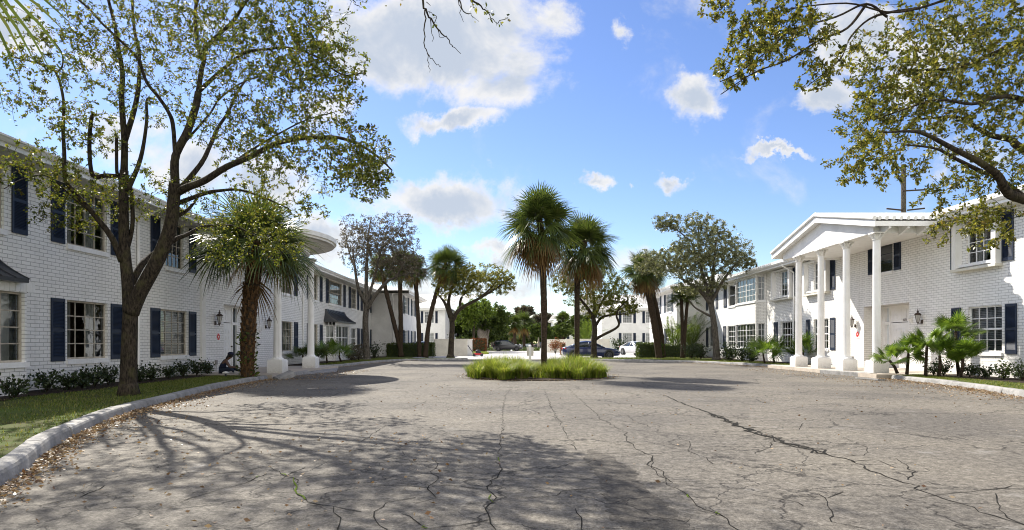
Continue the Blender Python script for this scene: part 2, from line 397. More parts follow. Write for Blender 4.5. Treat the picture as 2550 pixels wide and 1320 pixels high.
def shutter(F, a0, a1, b0, b1, par, c0=0.006):
    m = MB(); t = 0.045
    m.fbox(F, a0, a0 + t, b0, b1, c0, c0 + .036); m.fbox(F, a1 - t, a1, b0, b1, c0, c0 + .036)
    for z0, z1 in ((b0, b0 + .12), (b1 - .09, b1), (b0 + (b1 - b0) * .47, b0 + (b1 - b0) * .47 + .08)):
        m.fbox(F, a0 + t, a1 - t, z0, z1, c0 + .001, c0 + .034)
    m.fbox(F, a0 + t, a1 - t, b0 + .12, b1 - .09, c0, c0 + .004)
    z = b0 + .135
    while z < b1 - .12:
        if not (b0 + (b1 - b0) * .47 - .03 < z < b0 + (b1 - b0) * .47 + .085):
            m.hexa([F.P(a0 + t, z, c0 + .031), F.P(a1 - t, z, c0 + .031), F.P(a1 - t, z + .004, c0 + .031), F.P(a0 + t, z + .004, c0 + .031),
                    F.P(a0 + t, z + .024, c0 + .008), F.P(a1 - t, z + .024, c0 + .008), F.P(a1 - t, z + .030, c0 + .008), F.P(a0 + t, z + .030, c0 + .008)])
        z += .036
    return m.build('shutter', SHUT, par)

def awning(F, a0, a1, proj, zl, zt, par):
    def ring(t, o=0.0):
        z = zt + (zl - zt) * t; cc = .10 + (proj - .10) * t ** 1.9; ins = .30 * (1 - t ** 1.6)
        return [F.P(a0 + ins, z, .002), F.P(a0 + ins + cc * .25, z, cc + o), F.P(a1 - ins - cc * .25, z, cc + o), F.P(a1 - ins, z, .002)]
    m = MB(); T = [k / 8 for k in range(9)]
    m.grid([ring(t) for t in T])
    lo = ring(1.0); up = [p - np.array([0, 0, .09]) for p in lo]
    m.grid([lo, up]); m.face(up); m.face(ring(0))
    n = max(4, int((a1 - a0) / .42))
    for k in range(n + 1):
        pts = []
        for t in T:
            r = ring(t, .012); f = k / n
            pts.append(r[1] + (r[2] - r[1]) * f)
        m.tube(pts, .016, 5)
    return m.build('awning_roof', BLACKMET, par)

def bay(F, a0, a1, proj, cant, z0, z1, par, wins, front_cols=4, frame=OLDWOOD, cover='curtain', hung=False, split=1, rows=4):
    "canted bay; wins = list of (b0,b1) window bands; the rest is brick"
    P = [(a0, 0), (a0 + cant, proj), (a1 - cant, proj), (a1, 0)]
    m = MB(); made = []
    for i in range(3):
        f, L = F.sub(*P[i], *P[i + 1])
        g = .10 if i != 1 else .06
        holes = [(g, L - g, b0, b1) for b0, b1 in wins]
        wall(f, m, 0, L, z0, z1, holes, .14); made.append((f, L, g, i))
    m.face([F.P(a, z1, c) for a, c in P]); 
    m.build('bay_wall', BRICK, par)
    for f, L, g, i in made:
        for b0, b1 in wins:
            if i == 1:
                k = split
                for q in range(k):
                    x0 = g + (L - 2 * g) * q / k; x1 = g + (L - 2 * g) * (q + 1) / k
                    window(f, x0, x1, b0, b1, rows, front_cols, par, frame, cover, hung, sill=False)
            else:
                window(f, g, L - g, b0, b1, rows, 2, par, frame, cover if L > .5 else None, hung, sill=False)
    for b0, b1 in wins:
        s = MB()
        pts_o = [(a0 - .03, 0), (a0 + cant - .02, proj + .06), (a1 - cant + .02, proj + .06), (a1 + .03, 0)]
        lo = [F.P(a, b0 - .12, c) for a, c in pts_o]; hi = [F.P(a, b0 - .004, c) for a, c in pts_o]
        s.grid([lo, hi]); s.face(lo); s.face(hi)
        s.build('bay_sill', WHITE, par)

def column(x, y, z0, z1, par, r=.145):
    b = MB()
    b.box(x - .30, x + .30, y - .30, y + .30, z0, z0 + .48)
    b.box(x - .265, x + .265, y - .265, y + .265, z0 + .48, z0 + .515)
    base = MB(); 
    sh = MB(); zc = z1 - .30
    prof = [(r * 1.55, z0 + .515), (r * 1.6, z0 + .545), (r * 1.35, z0 + .575), (r * 1.15, z0 + .60), (r * 1.08, z0 + .66)]
    prof += [(r * (1.08 - .16 * k / 6), z0 + .66 + (zc - z0 - .66) * k / 6) for k in range(1, 7)]
    sh.lathe((x, y, 0), prof, 40, flute=.07)
    col = sh.build('column', WHITE, par)
    b.build('base_block', WHITE, col)
    c = MB(); rr = r * .92
    c.lathe((x, y, 0), [(rr * 1.12, zc), (rr * 1.2, zc + .02), (rr * 1.02, zc + .04), (rr * 1.08, zc + .14), (rr * 1.38, zc + .22), (rr * 1.3, zc + .24)], 20)
    c.box(x - rr * 1.62, x + rr * 1.62, y - rr * 1.62, y + rr * 1.62, zc + .245, z1)
    for k in range(8):  # acanthus tips and volutes
        t = k * math.pi / 4; d = np.array([math.cos(t), math.sin(t), 0]); big = k % 2
        p = np.array([x, y, 0]) + d * rr * 1.05
        L = 1.0 if big else .75
        c.tube([p + np.array([0, 0, zc + .05]), p + d * .03 * L + np.array([0, 0, zc + .13]), p + d * .085 * L + np.array([0, 0, zc + .21]), p + d * .125 * L + np.array([0, 0, zc + .215]), p + d * .12 * L + np.array([0, 0, zc + .175])],
               [.026, .03, .028, .026, .018], 6)
    c.build('capital', TRIM, col)
    return col

def lantern(F, a, z, label, grp, k=.70):
    "z = bottom of the back plate; the lamp hangs out on an arm"
    o = F.P(a, z, 0); t = thing('wall_lantern', label, 'lantern', o, grp); U = np.array([0, 0, k])
    m = MB(); m.fbox(F, a - .06 * k, a + .06 * k, z, z + .22 * k, .002, .05)
    ce = F.P(a, z + .09 * k, .24 * k + .02)
    m.tube([F.P(a, z + .10 * k, .05), F.P(a, z + .03 * k, .12 * k), F.P(a, z + .02 * k, .20 * k), ce - U * .06], .018 * k, 6)
    m.build('bracket', BRONZE, t)
    sc_ = lambda P: [(r * k, h * k) for r, h in P]
    cage = MB()
    cage.lathe(ce, sc_([(.012, -.14), (.03, -.10), (.02, -.06), (.075, -.03), (.075, 0)]), 6)
    for q_ in range(6):
        q = q_ * math.pi / 3; d = np.array([math.cos(q), math.sin(q), 0])
        cage.tube([ce + d * .07 * k, ce + d * .155 * k + U * .42], .011 * k, 4)
    cage.lathe(ce, sc_([(.175, .41), (.195, .43), (.20, .455), (.12, .53), (.06, .56), (.045, .60), (.075, .62), (.05, .66), (.018, .69), (.022, .73), (.006, .79)]), 6)
    cage.build('cage', BRONZE, t)
    g = MB(); g.lathe(ce, sc_([(.064, .0), (.146, .41)]), 6); g.build('glass', LAMPGL, t)
    return t

def door(F, a0, a1, z0, zt, z1, par, c, rows=6, flip=False):
    m = MB(); m.fbox(F, a0, a1, z0, zt, c - .05, c)
    n = 3; w = (a1 - a0); pw = (w - .36) / n
    for r in range(rows):
        h = (zt - z0 - .42) / rows
        for k in range(n):
            x0 = a0 + .15 + k * (pw + .03); y0 = z0 + .2 + r * h
            m.fbox(F, x0, x0 + pw, y0, y0 + h - .06, c + .002, c + .012)
            m.fbox(F, x0 + .035, x0 + pw - .035, y0 + .035, y0 + h - .095, c + .012, c + .026)
    d = m.build('door', WHITE, par)
    k = MB(); ka = a0 + .07 if not flip else a1 - .07
    k.ball(F.P(ka, z0 + 1.0, c + .05), .035, 6); k.tube([F.P(ka, z0 + 1.0, c), F.P(ka, z0 + 1.0, c + .05)], .015, 6); k.build('handle', BRONZE, d)
    t = MB(); t.fbox(F, a0, a1, zt + .03, z1, c - .05, c - .002)
    for r in range(2):
        h = (z1 - zt - .2) / 2
        for k2 in range(n):
            x0 = a0 + .15 + k2 * (pw + .03); y0 = zt + .13 + r * h
            t.fbox(F, x0, x0 + pw, y0, y0 + h - .05, c, c + .012)
    t.build('transom_panel', WHITE, par)
    return d

def hydrant_sign(F, a, z, label):
    t = thing('fire_sign', label, 'sign', F.P(a, z, 0), 'red and white fire signs beside the doors')
    m = MB(); m.fbox(F, a - .16, a + .16, z - .2, z + .2, .002, .012); m.build('plate', WHITE, t)
    e = MB(); N = 8
    ax = (F.A, np.array([0, 0, 1.]), F.N)
    for q in range(4):
        th = q * math.pi / 2; d = F.A * math.cos(th) + np.array([0, 0, 1.]) * math.sin(th); s = -F.A * math.sin(th) + np.array([0, 0, 1.]) * math.cos(th)
        o = F.P(a, z, .014)
        e.hexa([o + s * .03, o - s * .03, o + d * .13 - s * .085, o + d * .13 + s * .085, o + s * .03 + F.N * .006, o - s * .03 + F.N * .006, o + d * .13 - s * .085 + F.N * .006, o + d * .13 + s * .085 + F.N * .006])
    e.lathe(F.P(a, z, .0), [(.075, .013), (.075, .022)], 16, ax)
    e.build('emblem', RED, t)
    w = MB(); w.lathe(F.P(a, z, 0), [(.035, .0222), (.035, .026)], 12, ax); w.build('emblem_center', WHITE, t)

def eave(F, a0, a1, z, out, par, gutter=True, back=0.0):
    s = MB(); s.fbox(F, a0, a1, z, z + .02, -back, out); s.build('soffit', TRIM, par)
    f = MB(); f.fbox(F, a0, a1, z - .015, z + .24, out, out + .03)
    f.fbox(F, a0, a1, z + .20, z + .262, out + .03, out + .05); f.build('fascia', WHITE, par)
    if gutter:
        g = MB(); ro = []
        for a in (a0, a1):
            ro.append([F.P(a, z + .09 + q, out + .03 + p) for p, q in ((0.001, .0), (.05, 0), (.075, .03), (.10, .07), (.125, .09), (.125, .11), (.11, .11), (.10, .085), (.06, .02), (0.001, .02))])
        g.grid(ro, close=True, cap=True); g.build('gutter', WHITE, par)

def hip_roof(F, a0, a1, cf, cb, z, rise, par, name='roof', mat=None, inset=None, tiles=True):
    cm = (cf + cb) / 2; ins = inset if inset is not None else (cf - cb) / 2
    m = MB()
    e = [F.P(a0, z, cf), F.P(a1, z, cf), F.P(a1, z, cb), F.P(a0, z, cb)]
    r0, r1 = F.P(a0 + ins, z + rise, cm), F.P(a1 - ins, z + rise, cm)
    m.face([e[0], e[1], r1, r0]); m.face([e[2], e[3], r0, r1]); m.face([e[1], e[2], r1]); m.face([e[3], e[0], r0])
    lo = [p - np.array([0, 0, .05]) for p in e]
    m.grid([e + [e[0]], lo + [lo[0]]]); m.face(lo)
    t = MB()
    n = int((a1 - a0) / .3)
    for k in range(n):   # rounded tile ends along the front eave
        a = a0 + .15 + k * .3
        sl = rise / ((cf - cb) / 2)
        t.tube([F.P(a, z + .012, cf + .03), F.P(a, z + .012 + sl * .45, cf - .42)], .07, 6)
    ro = m.build(name, mat or TILE, par)
    if tiles: t.build('eave_tile', WHITE, ro)
    return ro

def downspout(F, a, z0, z1, par, out=.75, c=.06):
    m = MB(); m.tube([F.P(a, z1 + .1, out), F.P(a, z1 - .05, out - .05), F.P(a, z1 - .42, c), F.P(a, z1 - .6, c), F.P(a, z0 + .2, c), F.P(a, z0 + .05, c + .12)], .045, 8)
    return m.build('downspout', WHITE, par)

# ================================================================== left building
LA = lambda px: 17980.0 / (1256 - px)
FL = Fac((-11.6, 0, 0), (-.0123, 1, 0), (1, .0123, 0))
LB = thing('apartment_building', 'long white painted brick building at left with curved canopy over its door', 'building', (-11.7, 14, 0))
LZ0, LZ1, UZ0, UZ1, SOF = .86, 2.45, 3.93, 5.50, 5.56
H = []; jobs = []
def lw(px0, px1, b0, b1, rows, cols, **k):
    a0, a1 = LA(px0), LA(px1); H.append((a0, a1, b0, b1)); jobs.append((a0, a1, b0, b1, rows, cols, k))
lw(167, 268, LZ0, LZ1, 4, 4, cover='curtain'); lw(399, 467, LZ0, LZ1, 4, 4, cover='blind')
lw(702, 729, LZ0, LZ1, 4, 4, cover='curtain'); lw(779.5, 792, LZ0, LZ1, 4, 4, cover='blind')
lw(875, 888, LZ0, LZ1, 2, 2, frame=WHITE, hung=True, grid=False, cover='shade'); lw(904, 919, LZ0, LZ1, 4, 4, cover='blind')
lw(167, 267, UZ0, UZ1, 4, 4, cover='curtain'); lw(413, 457, UZ0, UZ1, 4, 4); lw(700, 729, UZ0, UZ1, 4, 4, cover='curtain')
lw(779, 791.5, UZ0, UZ1, 4, 3); lw(818, 852, UZ0, UZ1, 4, 7, cover='blind'); lw(874.5, 888, UZ0, UZ1, 4, 4, cover='curtain'); lw(904, 919, UZ0, UZ1, 4, 4)
H.append((12.2, LA(10), UZ0, UZ1)); jobs.append((12.2, LA(10), UZ0, UZ1, 4, 4, dict(cover='blind')))
da0, da1 = LA(557), LA(640); DH = (da0, da1, 0.0, 2.92); H.append(DH)
aE = 54.3
m = MB(); wall(FL, m, 3, aE, 0, SOF, H, .16)
# recess of the doorway
m.face([FL.P(da1, 0, -.16), FL.P(da1, 2.92, -.16), FL.P(da1, 2.92, -.6), FL.P(da1, 0, -.6)]); m.face([FL.P(da0, 0, -.16), FL.P(da0, 2.92, -.16), FL.P(da0, 2.92, -.6), FL.P(da0, 0, -.6)])
m.face([FL.P(da0, 2.92, -.16), FL.P(da1, 2.92, -.16), FL.P(da1, 2.92, -.6), FL.P(da0, 2.92, -.6)])
m.face([FL.P(3, 0, -9), FL.P(aE, 0, -9), FL.P(aE, SOF, -9), FL.P(3, SOF, -9)]); m.face([FL.P(3, 0, 0), FL.P(3, 0, -9), FL.P(3, SOF, -9), FL.P(3, SOF, 0)])
m.build('wall', BRICK, LB)
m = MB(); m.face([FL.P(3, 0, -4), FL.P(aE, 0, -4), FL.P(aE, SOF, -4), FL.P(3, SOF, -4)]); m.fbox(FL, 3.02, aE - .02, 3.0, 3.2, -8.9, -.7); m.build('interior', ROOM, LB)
for a0, a1, b0, b1, r_, c_, k in jobs: window(FL, a0, a1, b0, b1, r_, c_, LB, **k)
for p0, p1, b0, b1 in ((125.5, 159, .82, 2.46), (275, 303, .82, 2.46), (374, 397, .82, 2.46), (469.5, 487, .82, 2.46), (697, 701.5, .82, 2.46), (732, 741, .82, 2.46), (764, 767, .82, 2.46), (796, 802.5, .82, 2.46), (889.5, 895, .82, 2.46), (898, 902.5, .82, 2.46), (921, 925, .82, 2.46),
        (28, 65.5, 3.9, 5.5), (126, 159, 3.9, 5.5), (275, 303, 3.9, 5.5), (374.5, 397, 3.9, 5.5), (470.5, 487, 3.9, 5.5), (691, 698, 3.9, 5.5), (732.5, 740, 3.9, 5.5), (764, 767, 3.9, 5.5), (796, 802, 3.9, 5.5), (811, 817, 3.9, 5.5), (855, 860, 3.9, 5.5), (868, 873, 3.9, 5.5), (889.5, 893.5, 3.9, 5.5), (898, 902.5, 3.9, 5.5), (921, 924.5, 3.9, 5.5)):
    shutter(FL, LA(p0), LA(p1), b0, b1, LB)
# bays with concave metal awnings
bay(FL, 9.4, 14.75, .62, .45, 0, LZ1 + .02, LB, [(LZ0, LZ1)], front_cols=8, cover='curtain')
bay(FL, 40.2, 44.9, .58, .58, 0, LZ1 + .02, LB, [(LZ0, LZ1)], front_cols=2, frame=WHITE, cover='shade', hung=True, split=2, rows=2)
for a0, a1 in ((9.3, 14.85), (40.1, 45.0)):
    f = MB(); n = int((a1 - a0) / .16)
    for k in range(n):
        x = a0 + .1 + (a1 - a0 - .2) * k / n
        cc = min(.6, .12 + 1.1 * min(x - a0, a1 - x))
        f.fbox(FL, x, x + (a1 - a0 - .2) / n - .012, LZ1 + .022, 2.70, cc, cc + .03)
    f.fbox(FL, a0 + .6, a1 - .6, LZ1 + .03, 2.69, .55, .605)
    f.build('fascia_boards', WHITE, LB)
    awning(FL, a0 - .15, a1 + .15 if a0 > 20 else 14.25, .88, 2.74, 3.5, LB)
# entrance
cD = -.55
d0, d1 = LA(558), LA(577)
dL = 26.72; door(FL, dL, dL + 1.0, .14, 2.17, 2.86, LB, cD, 6, True)
m = MB()
for x0, x1 in ((dL - .1, dL), (dL + 1.0, dL + 1.10), (dL + 1.52, dL + 1.64)): m.fbox(FL, x0, x1, .14, 2.9, cD - .08, cD + .03)
m.fbox(FL, da0, da1, 2.86, 2.918, cD - .08, cD + .035); m.fbox(FL, dL + 1.10, dL + 1.52, 2.10, 2.22, cD - .08, cD + .03)
m.build('door_frame', WHITE, LB)
m = MB(); m.fbox(FL, dL + 1.10, dL + 1.52, .14, 2.1, cD - .06, cD - .05); m.fbox(FL, dL + 1.10, dL + 1.52, 2.22, 2.86, cD - .06, cD - .05); m.build('sidelight', GLASS, LB)
m = MB(); m.fbox(FL, dL + 1.64, da1, 0, 2.86, cD - .10, cD - .01); m.fbox(FL, da0, dL - .1, 0, 2.86, cD - .10, cD - .01); m.build('recess_wall', BRICK, LB)
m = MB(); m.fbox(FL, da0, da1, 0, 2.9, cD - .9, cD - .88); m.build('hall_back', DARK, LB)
m = MB(); a = LA(504); m.fbox(FL, a - .17, a + .17, .14, SOF, .002, .07)
for k in range(5): m.tube([FL.P(a - .12 + k * .06, .5, .075), FL.P(a - .12 + k * .06, SOF - .25, .075)], .02, 6)
m.fbox(FL, a - .21, a + .21, .14, .46, .002, .11); m.fbox(FL, a - .21, a + .21, SOF - .24, SOF - .002, .002, .11); m.build('pilaster', WHITE, LB)
for px in (340, 753): downspout(FL, LA(px), .1, SOF, LB)
eave(FL, 3, aE - .75, SOF, .75, LB, back=8.9)
hip_roof(FL, 2.2, aE + .3, .80, -9.8, SOF + .265, 1.55, LB, tiles=False)
# curved canopy
ca, cr = 26.7, 4.15
prof = [(1.0, 0.0), (1.0, .07), (1.02, .09), (1.02, .27), (.97, .30), (0.0, .5)]
m = MB(); rows = []
for rr, dz in prof:
    rows.append([FL.P(ca - cr * rr * math.cos(t), SOF + .004 + dz, .002 + cr * rr * math.sin(t)) for t in np.linspace(0, math.pi, 49)])
m.grid(rows[:5]); m.build('canopy_rim', TRIM, LB)
m = MB(); m.grid(rows[4:]); m.face(rows[0])
m.grid([[FL.P(ca - cr * q * math.cos(t), SOF - .03 * (1 - q) - .02, .002 + cr * q * math.sin(t)) for t in np.linspace(0, math.pi, 49)] for q in (.86, .97)])
m.build('canopy_roof', TRIM, LB)
m = MB(); m.grid([[FL.P(ca - 3.35 * math.cos(t), z, .002 + 2.85 * math.sin(t)) for t in np.linspace(0, math.pi, 37)] for z in (5.22, SOF)]); m.grid([[FL.P(ca - 3.55 * math.cos(t), z, .002 + 3.05 * math.sin(t)) for t in np.linspace(0, math.pi, 37)] for z in (5.22, SOF)])
m.grid([[FL.P(ca - q * math.cos(t), 5.22, .002 + (q - .5) * math.sin(t)) for t in np.linspace(0, math.pi, 37)] for q in (3.35, 3.55)]); m.build('canopy_beam', WHITE, LB)
for x, y in ((-9.17, 24.35), (-9.37, 29.0)): column(x, y, .14, 5.22, LB)
# stepped wing at the far end
FWL = Fac((-9.6 + .0123 * aE, 0, 0), (-.0123, 1, 0), (1, .0123, 0))
aW = 64.6
LW = lambda px: 13845.0 / (1256 - px)
wj = [(LW(1007), LW(1015), UZ0, UZ1), (LW(1026), LW(1031.5), UZ0, UZ1), (LW(1007), LW(1015), LZ0, LZ1), (LW(1026), LW(1031.5), LZ0, LZ1)]
m = MB(); wall(FWL, m, aE, aW, 0, SOF, wj, .14)
p, q = FWL.P(aE, 0, 0), FL.P(aE, 0, -9)
for z0, z1 in ((0, SOF),):
    m.face([p + [0, 0, z0], q + [0, 0, z0], q + [0, 0, z1], p + [0, 0, z1]])
p, q = FWL.P(aW, 0, 0), FWL.P(aW, 0, -11)
m.face([p, q, q + [0, 0, SOF], p + [0, 0, SOF]]); m.face([FWL.P(aE, 0, -11.5), q, q + [0, 0, SOF], FWL.P(aE, SOF, -11.5)])
m.build('wing_wall', STUCCO, LB)
for i, (a0, a1, b0, b1) in enumerate(wj): window(FWL, a0, a1, b0, b1, 6 if i > 1 else 4, 3, LB, WHITE, None if i < 2 else 'shade', hung=i < 2)
for p0, p1 in ((1004, 1006.5), (1015.5, 1018.5), (1023, 1025.5), (1032, 1034.5)):
    for b0, b1 in ((3.9, 5.5), (.82, 2.46)): shutter(FWL, LW(p0), LW(p1), b0, b1, LB)
eave(FWL, aE - .7, aW + .7, SOF + .01, .7, LB, back=10)
hip_roof(FWL, aE - .8, aW + .8, .75, -12, SOF + .275, 1.6, LB, 'wing_roof', tiles=False)
FS = Fac((-9.6, 54.28, 0), (-1, 0, 0), (0, -1, 0))
downspout(FS, .75, .1, SOF - .1, LB, .5)

# ================================================================== right building
RA = lambda px: 25885.0 / (px - 1275)
FR = Fac((16.7, 0, 0), (0, 1, 0), (-1, 0, 0))
RB = thing('apartment_building', 'white painted brick building at right with gabled four column portico', 'building', (16.7, 25, 0))
SR = 5.88; l0, l1, u0, u1 = .98, 2.6, 4.1, 5.72
H = []; jobs = []
def rw(px0, px1, b0, b1, rows, cols, **k):
    a0, a1 = RA(px1), RA(px0); H.append((a0, a1, b0, b1)); jobs.append((a0, a1, b0, b1, rows, cols, k))
rw(2411, 2495, l0, l1, 4, 4, frame=WHITE, hung=True, cover='blind'); rw(2406, 2483, u0 + .08, u1, 4, 4, frame=WHITE, cover='curtain')
rw(2180, 2223, 4.48, 5.72, 3, 1, frame=SHUT, cover=None)
rw(1944, 1972.5, l0, l1, 4, 4, frame=WHITE, hung=True); rw(2026, 2063, l0, l1, 4, 4, frame=WHITE, hung=True)
rw(1943, 1964, u0 + .08, u1, 4, 3, frame=WHITE, cover='blind'); rw(2026, 2056, u0 + .08, u1, 4, 3, frame=WHITE, cover='curtain')
rw(1811.5, 1830, l0, l1, 4, 3, frame=WHITE, cover='curtain'); rw(1814, 1831.5, u0, u1, 2, 1, frame=WHITE, hung=True)
rw(1766, 1779, l0, l1, 4, 3, frame=WHITE); rw(1766, 1779, u0, u1, 2, 1, frame=WHITE, hung=True)
H.append((13.6, 15.2, l0, l1)); jobs.append((13.6, 15.2, l0, l1, 4, 4, dict(frame=WHITE, hung=True))); H.append((13.6, 15.2, u0, u1)); jobs.append((13.6, 15.2, u0, u1, 4, 4, dict(frame=WHITE)))
ra0, ra1 = RA(2264), RA(2151); H.append((ra0, ra1, 0, 3.0)); aE = 53.7
m = MB(); wall(FR, m, 6, aE, 0, SR, H, .16)
for a in (ra0, ra1): m.face([FR.P(a, 0, -.16), FR.P(a, 3, -.16), FR.P(a, 3, -.95), FR.P(a, 0, -.95)])
m.face([FR.P(ra0, 3, -.16), FR.P(ra1, 3, -.16), FR.P(ra1, 3, -.95), FR.P(ra0, 3, -.95)])
m.face([FR.P(6, 0, -9), FR.P(aE, 0, -9), FR.P(aE, SR, -9), FR.P(6, SR, -9)]); m.face([FR.P(6, 0, 0), FR.P(6, 0, -9), FR.P(6, SR, -9), FR.P(6, SR, 0)])
m.build('wall', BRICK, RB)
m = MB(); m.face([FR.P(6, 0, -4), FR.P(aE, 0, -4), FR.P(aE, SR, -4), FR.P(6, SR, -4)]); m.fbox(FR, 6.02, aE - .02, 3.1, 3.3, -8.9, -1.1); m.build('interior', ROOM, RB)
for a0, a1, b0, b1, r_, c_, k in jobs: window(FR, a0, a1, b0, b1, r_, c_, RB, **k)
for p0, p1, b0, b1 in ((2505, 2533.5, .93, 2.61), (2371, 2394, .93, 2.61), (2008, 2018, .93, 2.61), (2068, 2080.5, .93, 2.61), (1928.5, 1937.5, .93, 2.61), (1975.5, 1982, .93, 2.61), (1802, 1808.5, .93, 2.61), (1831.5, 1837.5, .93, 2.61), (1782, 1787.5, .93, 2.61), (1759, 1764, .93, 2.61),
        (2497, 2525, 4.07, 5.76), (2369, 2383, 4.07, 5.76), (2163, 2178, 4.46, 5.74), (2227, 2244, 4.46, 5.74), (2068.5, 2080.5, 4.07, 5.76), (2000, 2006.5, 4.07, 5.76), (1975.5, 1980.5, 4.07, 5.76), (1921, 1926.5, 4.07, 5.76), (1803, 1810, 4.07, 5.76), (1832.5, 1838, 4.07, 5.76), (1783, 1788.5, 4.07, 5.76), (1759, 1764, 4.07, 5.76)):
    shutter(FR, RA(p1), RA(p0), b0, b1, RB)
# deep white surrounds of the three upper windows
for p0, p1 in ((2385, 2496), (2008.5, 2067), (1928.5, 1975)):
    a0, a1 = RA(p1), RA(p0); m = MB()
    m.fbox(FR, a0, a0 + .20, u0 - .08, u1 + .10, .002, .24); m.fbox(FR, a1 - .20, a1, u0 - .08, u1 + .10, .002, .24)
    m.fbox(FR, a0 + .2, a1 - .2, u1 + .01, u1 + .10, .002, .22); m.fbox(FR, a0 + .2, a1 - .2, u0 - .02, u0 + .075, .002, .16)
    s = m.build('window_surround', WHITE, RB)
    l = MB(); l.fbox(FR, a0 - .02, a1 + .02, u0 - .17, u0 - .083, .002, .27); l.build('ledge', CREAM, s)
# two storey canted bay
bay(FR, 40.9, 45.6, .5, .5, 0, SR, RB, [(l0, l1), (u0, u1)], front_cols=3, frame=WHITE, cover='curtain', split=2, rows=4)
# doorway
cD = -.9; z0 = .16
dR = 27.62; door(FR, dR, dR + 1.28, z0, 2.22, 2.94, RB, cD, 6)
m = MB()
for x0, x1 in ((dR - .12, dR), (dR + 1.28, dR + 1.37), (dR + 1.66, ra1)): m.fbox(FR, x0, x1, z0, 2.96, cD - .08, cD + .03)
m.fbox(FR, ra0, ra1, 2.94, 2.998, cD - .08, cD + .035); m.fbox(FR, dR + 1.37, dR + 1.66, 2.16, 2.28, cD - .08, cD + .03); m.build('door_frame', WHITE, RB)
m = MB(); m.fbox(FR, dR + 1.37, dR + 1.66, z0, 2.16, cD - .06, cD - .05); m.fbox(FR, dR + 1.37, dR + 1.66, 2.28, 2.94, cD - .06, cD - .05); m.build('sidelight', GLASS, RB)
m = MB(); m.fbox(FR, ra0, dR - .12, 0, 2.94, cD - .1, cD - .01); m.build('recess_wall', BRICK, RB)
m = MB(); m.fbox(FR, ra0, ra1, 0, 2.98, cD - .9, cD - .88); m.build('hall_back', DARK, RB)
def text(name, s, size, loc, rot, mat, par=None):
    cu = bpy.data.curves.new(name, 'FONT'); cu.body = s; cu.size = size; cu.extrude = .004; cu.align_x = 'CENTER'; cu.align_y = 'CENTER'
    cu.materials.append(mat); o = bpy.data.objects.new(name, cu); COL.objects.link(o)
    off = OFF[par.name] if par else np.zeros(3)
    o.location = [float(v) for v in np.array(loc) - off]; o.rotation_euler = rot
    o.rotation_euler = rot; bpy.context.view_layer.update(); me = bpy.data.meshes.new_from_object(o); bpy.data.objects.remove(o)
    ob = bpy.data.objects.new(name, me); COL.objects.link(ob); ob.location = [float(v) for v in np.array(loc) - off]; ob.rotation_euler = rot
    if par: ob.parent = par
    return ob
text('house_number', '2271', .15, FR.P(27.86, 2.33, cD + .016), (R(90), 0, R(-90)), BRONZE, RB)
m = MB(); m.fbox(FR, ra0 - .22, ra0 - .06, 2.15, 2.42, .002, .05); m.ball(FR.P(ra0 - .14, 2.30, .06), .06, 6); m.build('door_bell_box', TRIM, RB)
downspout(FR, RA(1979), .1, SR, RB)
for a0, a1 in ((6, 23.4), (32.7, aE - .75)): eave(FR, a0, a1, SR, .7, RB)
m = MB(); m.fbox(FR, 6, aE - .1, SR + .0, SR + .018, -8.9, -.005); m.build('ceiling', TRIM, RB)
m = MB(); m.fbox(FR, 23.4, 32.7, SR - .002, SR + .016, 0, .66); m.build('soffit', TRIM, RB)
hip_roof(FR, 5.2, aE + .3, .76, -9.8, SR + .265, 1.75, RB)
# portico: gable roof along X
py0, py1, px0 = 23.4, 32.7, 13.67; pm = (py0 + py1) / 2; ez = 5.80; rz = 6.84
m = MB(); n = 31; X1 = 21.5
def rp(x, y, o=0.0):
    return (x, y, ez + .16 + (rz - ez) * (1 - abs(y - pm) / (pm - py0)) + o)
for k in range(int((X1 - px0) / .27)):
    x = px0 + .14 + k * .27
    for ya in (py0 - .04, py1 + .04):
        segs = 8
        for q in range(segs):
            yA = ya + (pm - ya) * q / segs; yB = ya + (pm - ya) * (q + 1) / segs
            m.tube([np.array(rp(x, yA, .05)), np.array(rp(x, yB, .025))], [.085, .075], 6, cap=True)
m.tube([np.array(rp(px0 - .02, pm, .06)), np.array(rp(X1, pm, .06))], .12, 8)
for ya in (py0, py1):
    m.face([rp(px0, ya), rp(X1, ya), rp(X1, pm), rp(px0, pm)]); m.face([rp(px0, ya, -.06), rp(X1, ya, -.06), rp(X1, pm, -.06), rp(px0, pm, -.06)])
    m.tube([np.array(rp(px0 - .03, ya, .05)), np.array(rp(px0 - .03, pm, .05))], .09, 8)
m.build('portico_roof', WHITE, RB)
m = MB()
for ya, s in ((py0, 1), (py1, -1)):   # rake boards, eave fascia, soffit slopes
    m.hexa([(px0 - .03, ya, ez - .12), (px0, ya, ez - .12), (px0, pm, rz - .12), (px0 - .03, pm, rz - .12), rp(px0 - .03, ya, -.05), rp(px0, ya, -.05), rp(px0, pm, -.05), rp(px0 - .03, pm, -.05)])
    m.box(px0, 15.98, min(ya, ya + .03 * s), max(ya, ya + .03 * s), ez - .10, ez + .09)
    m.face([(px0 + .002, ya + .03 * s, ez - .09), (16.7, ya + .03 * s, ez - .09), (16.7, pm, rz - .1), (px0 + .002, pm, rz - .1)])
    for x in (14.2, 14.9, 15.6):   # short outlookers
        m.hexa([(x, ya + .05 * s, ez - .16), (x + .09, ya + .05 * s, ez - .16), (x + .09, ya + .62 * s, ez - .36), (x, ya + .62 * s, ez - .36), (x, ya + .05 * s, ez - .09), (x + .09, ya + .05 * s, ez - .09), (x + .09, ya + .62 * s, ez + .04), (x, ya + .62 * s, ez + .04)])
m.build('portico_fascia', WHITE, RB)
cy = (23.98, 26.15, 28.3, 30.5); cX = 14.05; bt = 5.55; g0, g1 = 24.1 - .1, 32.0
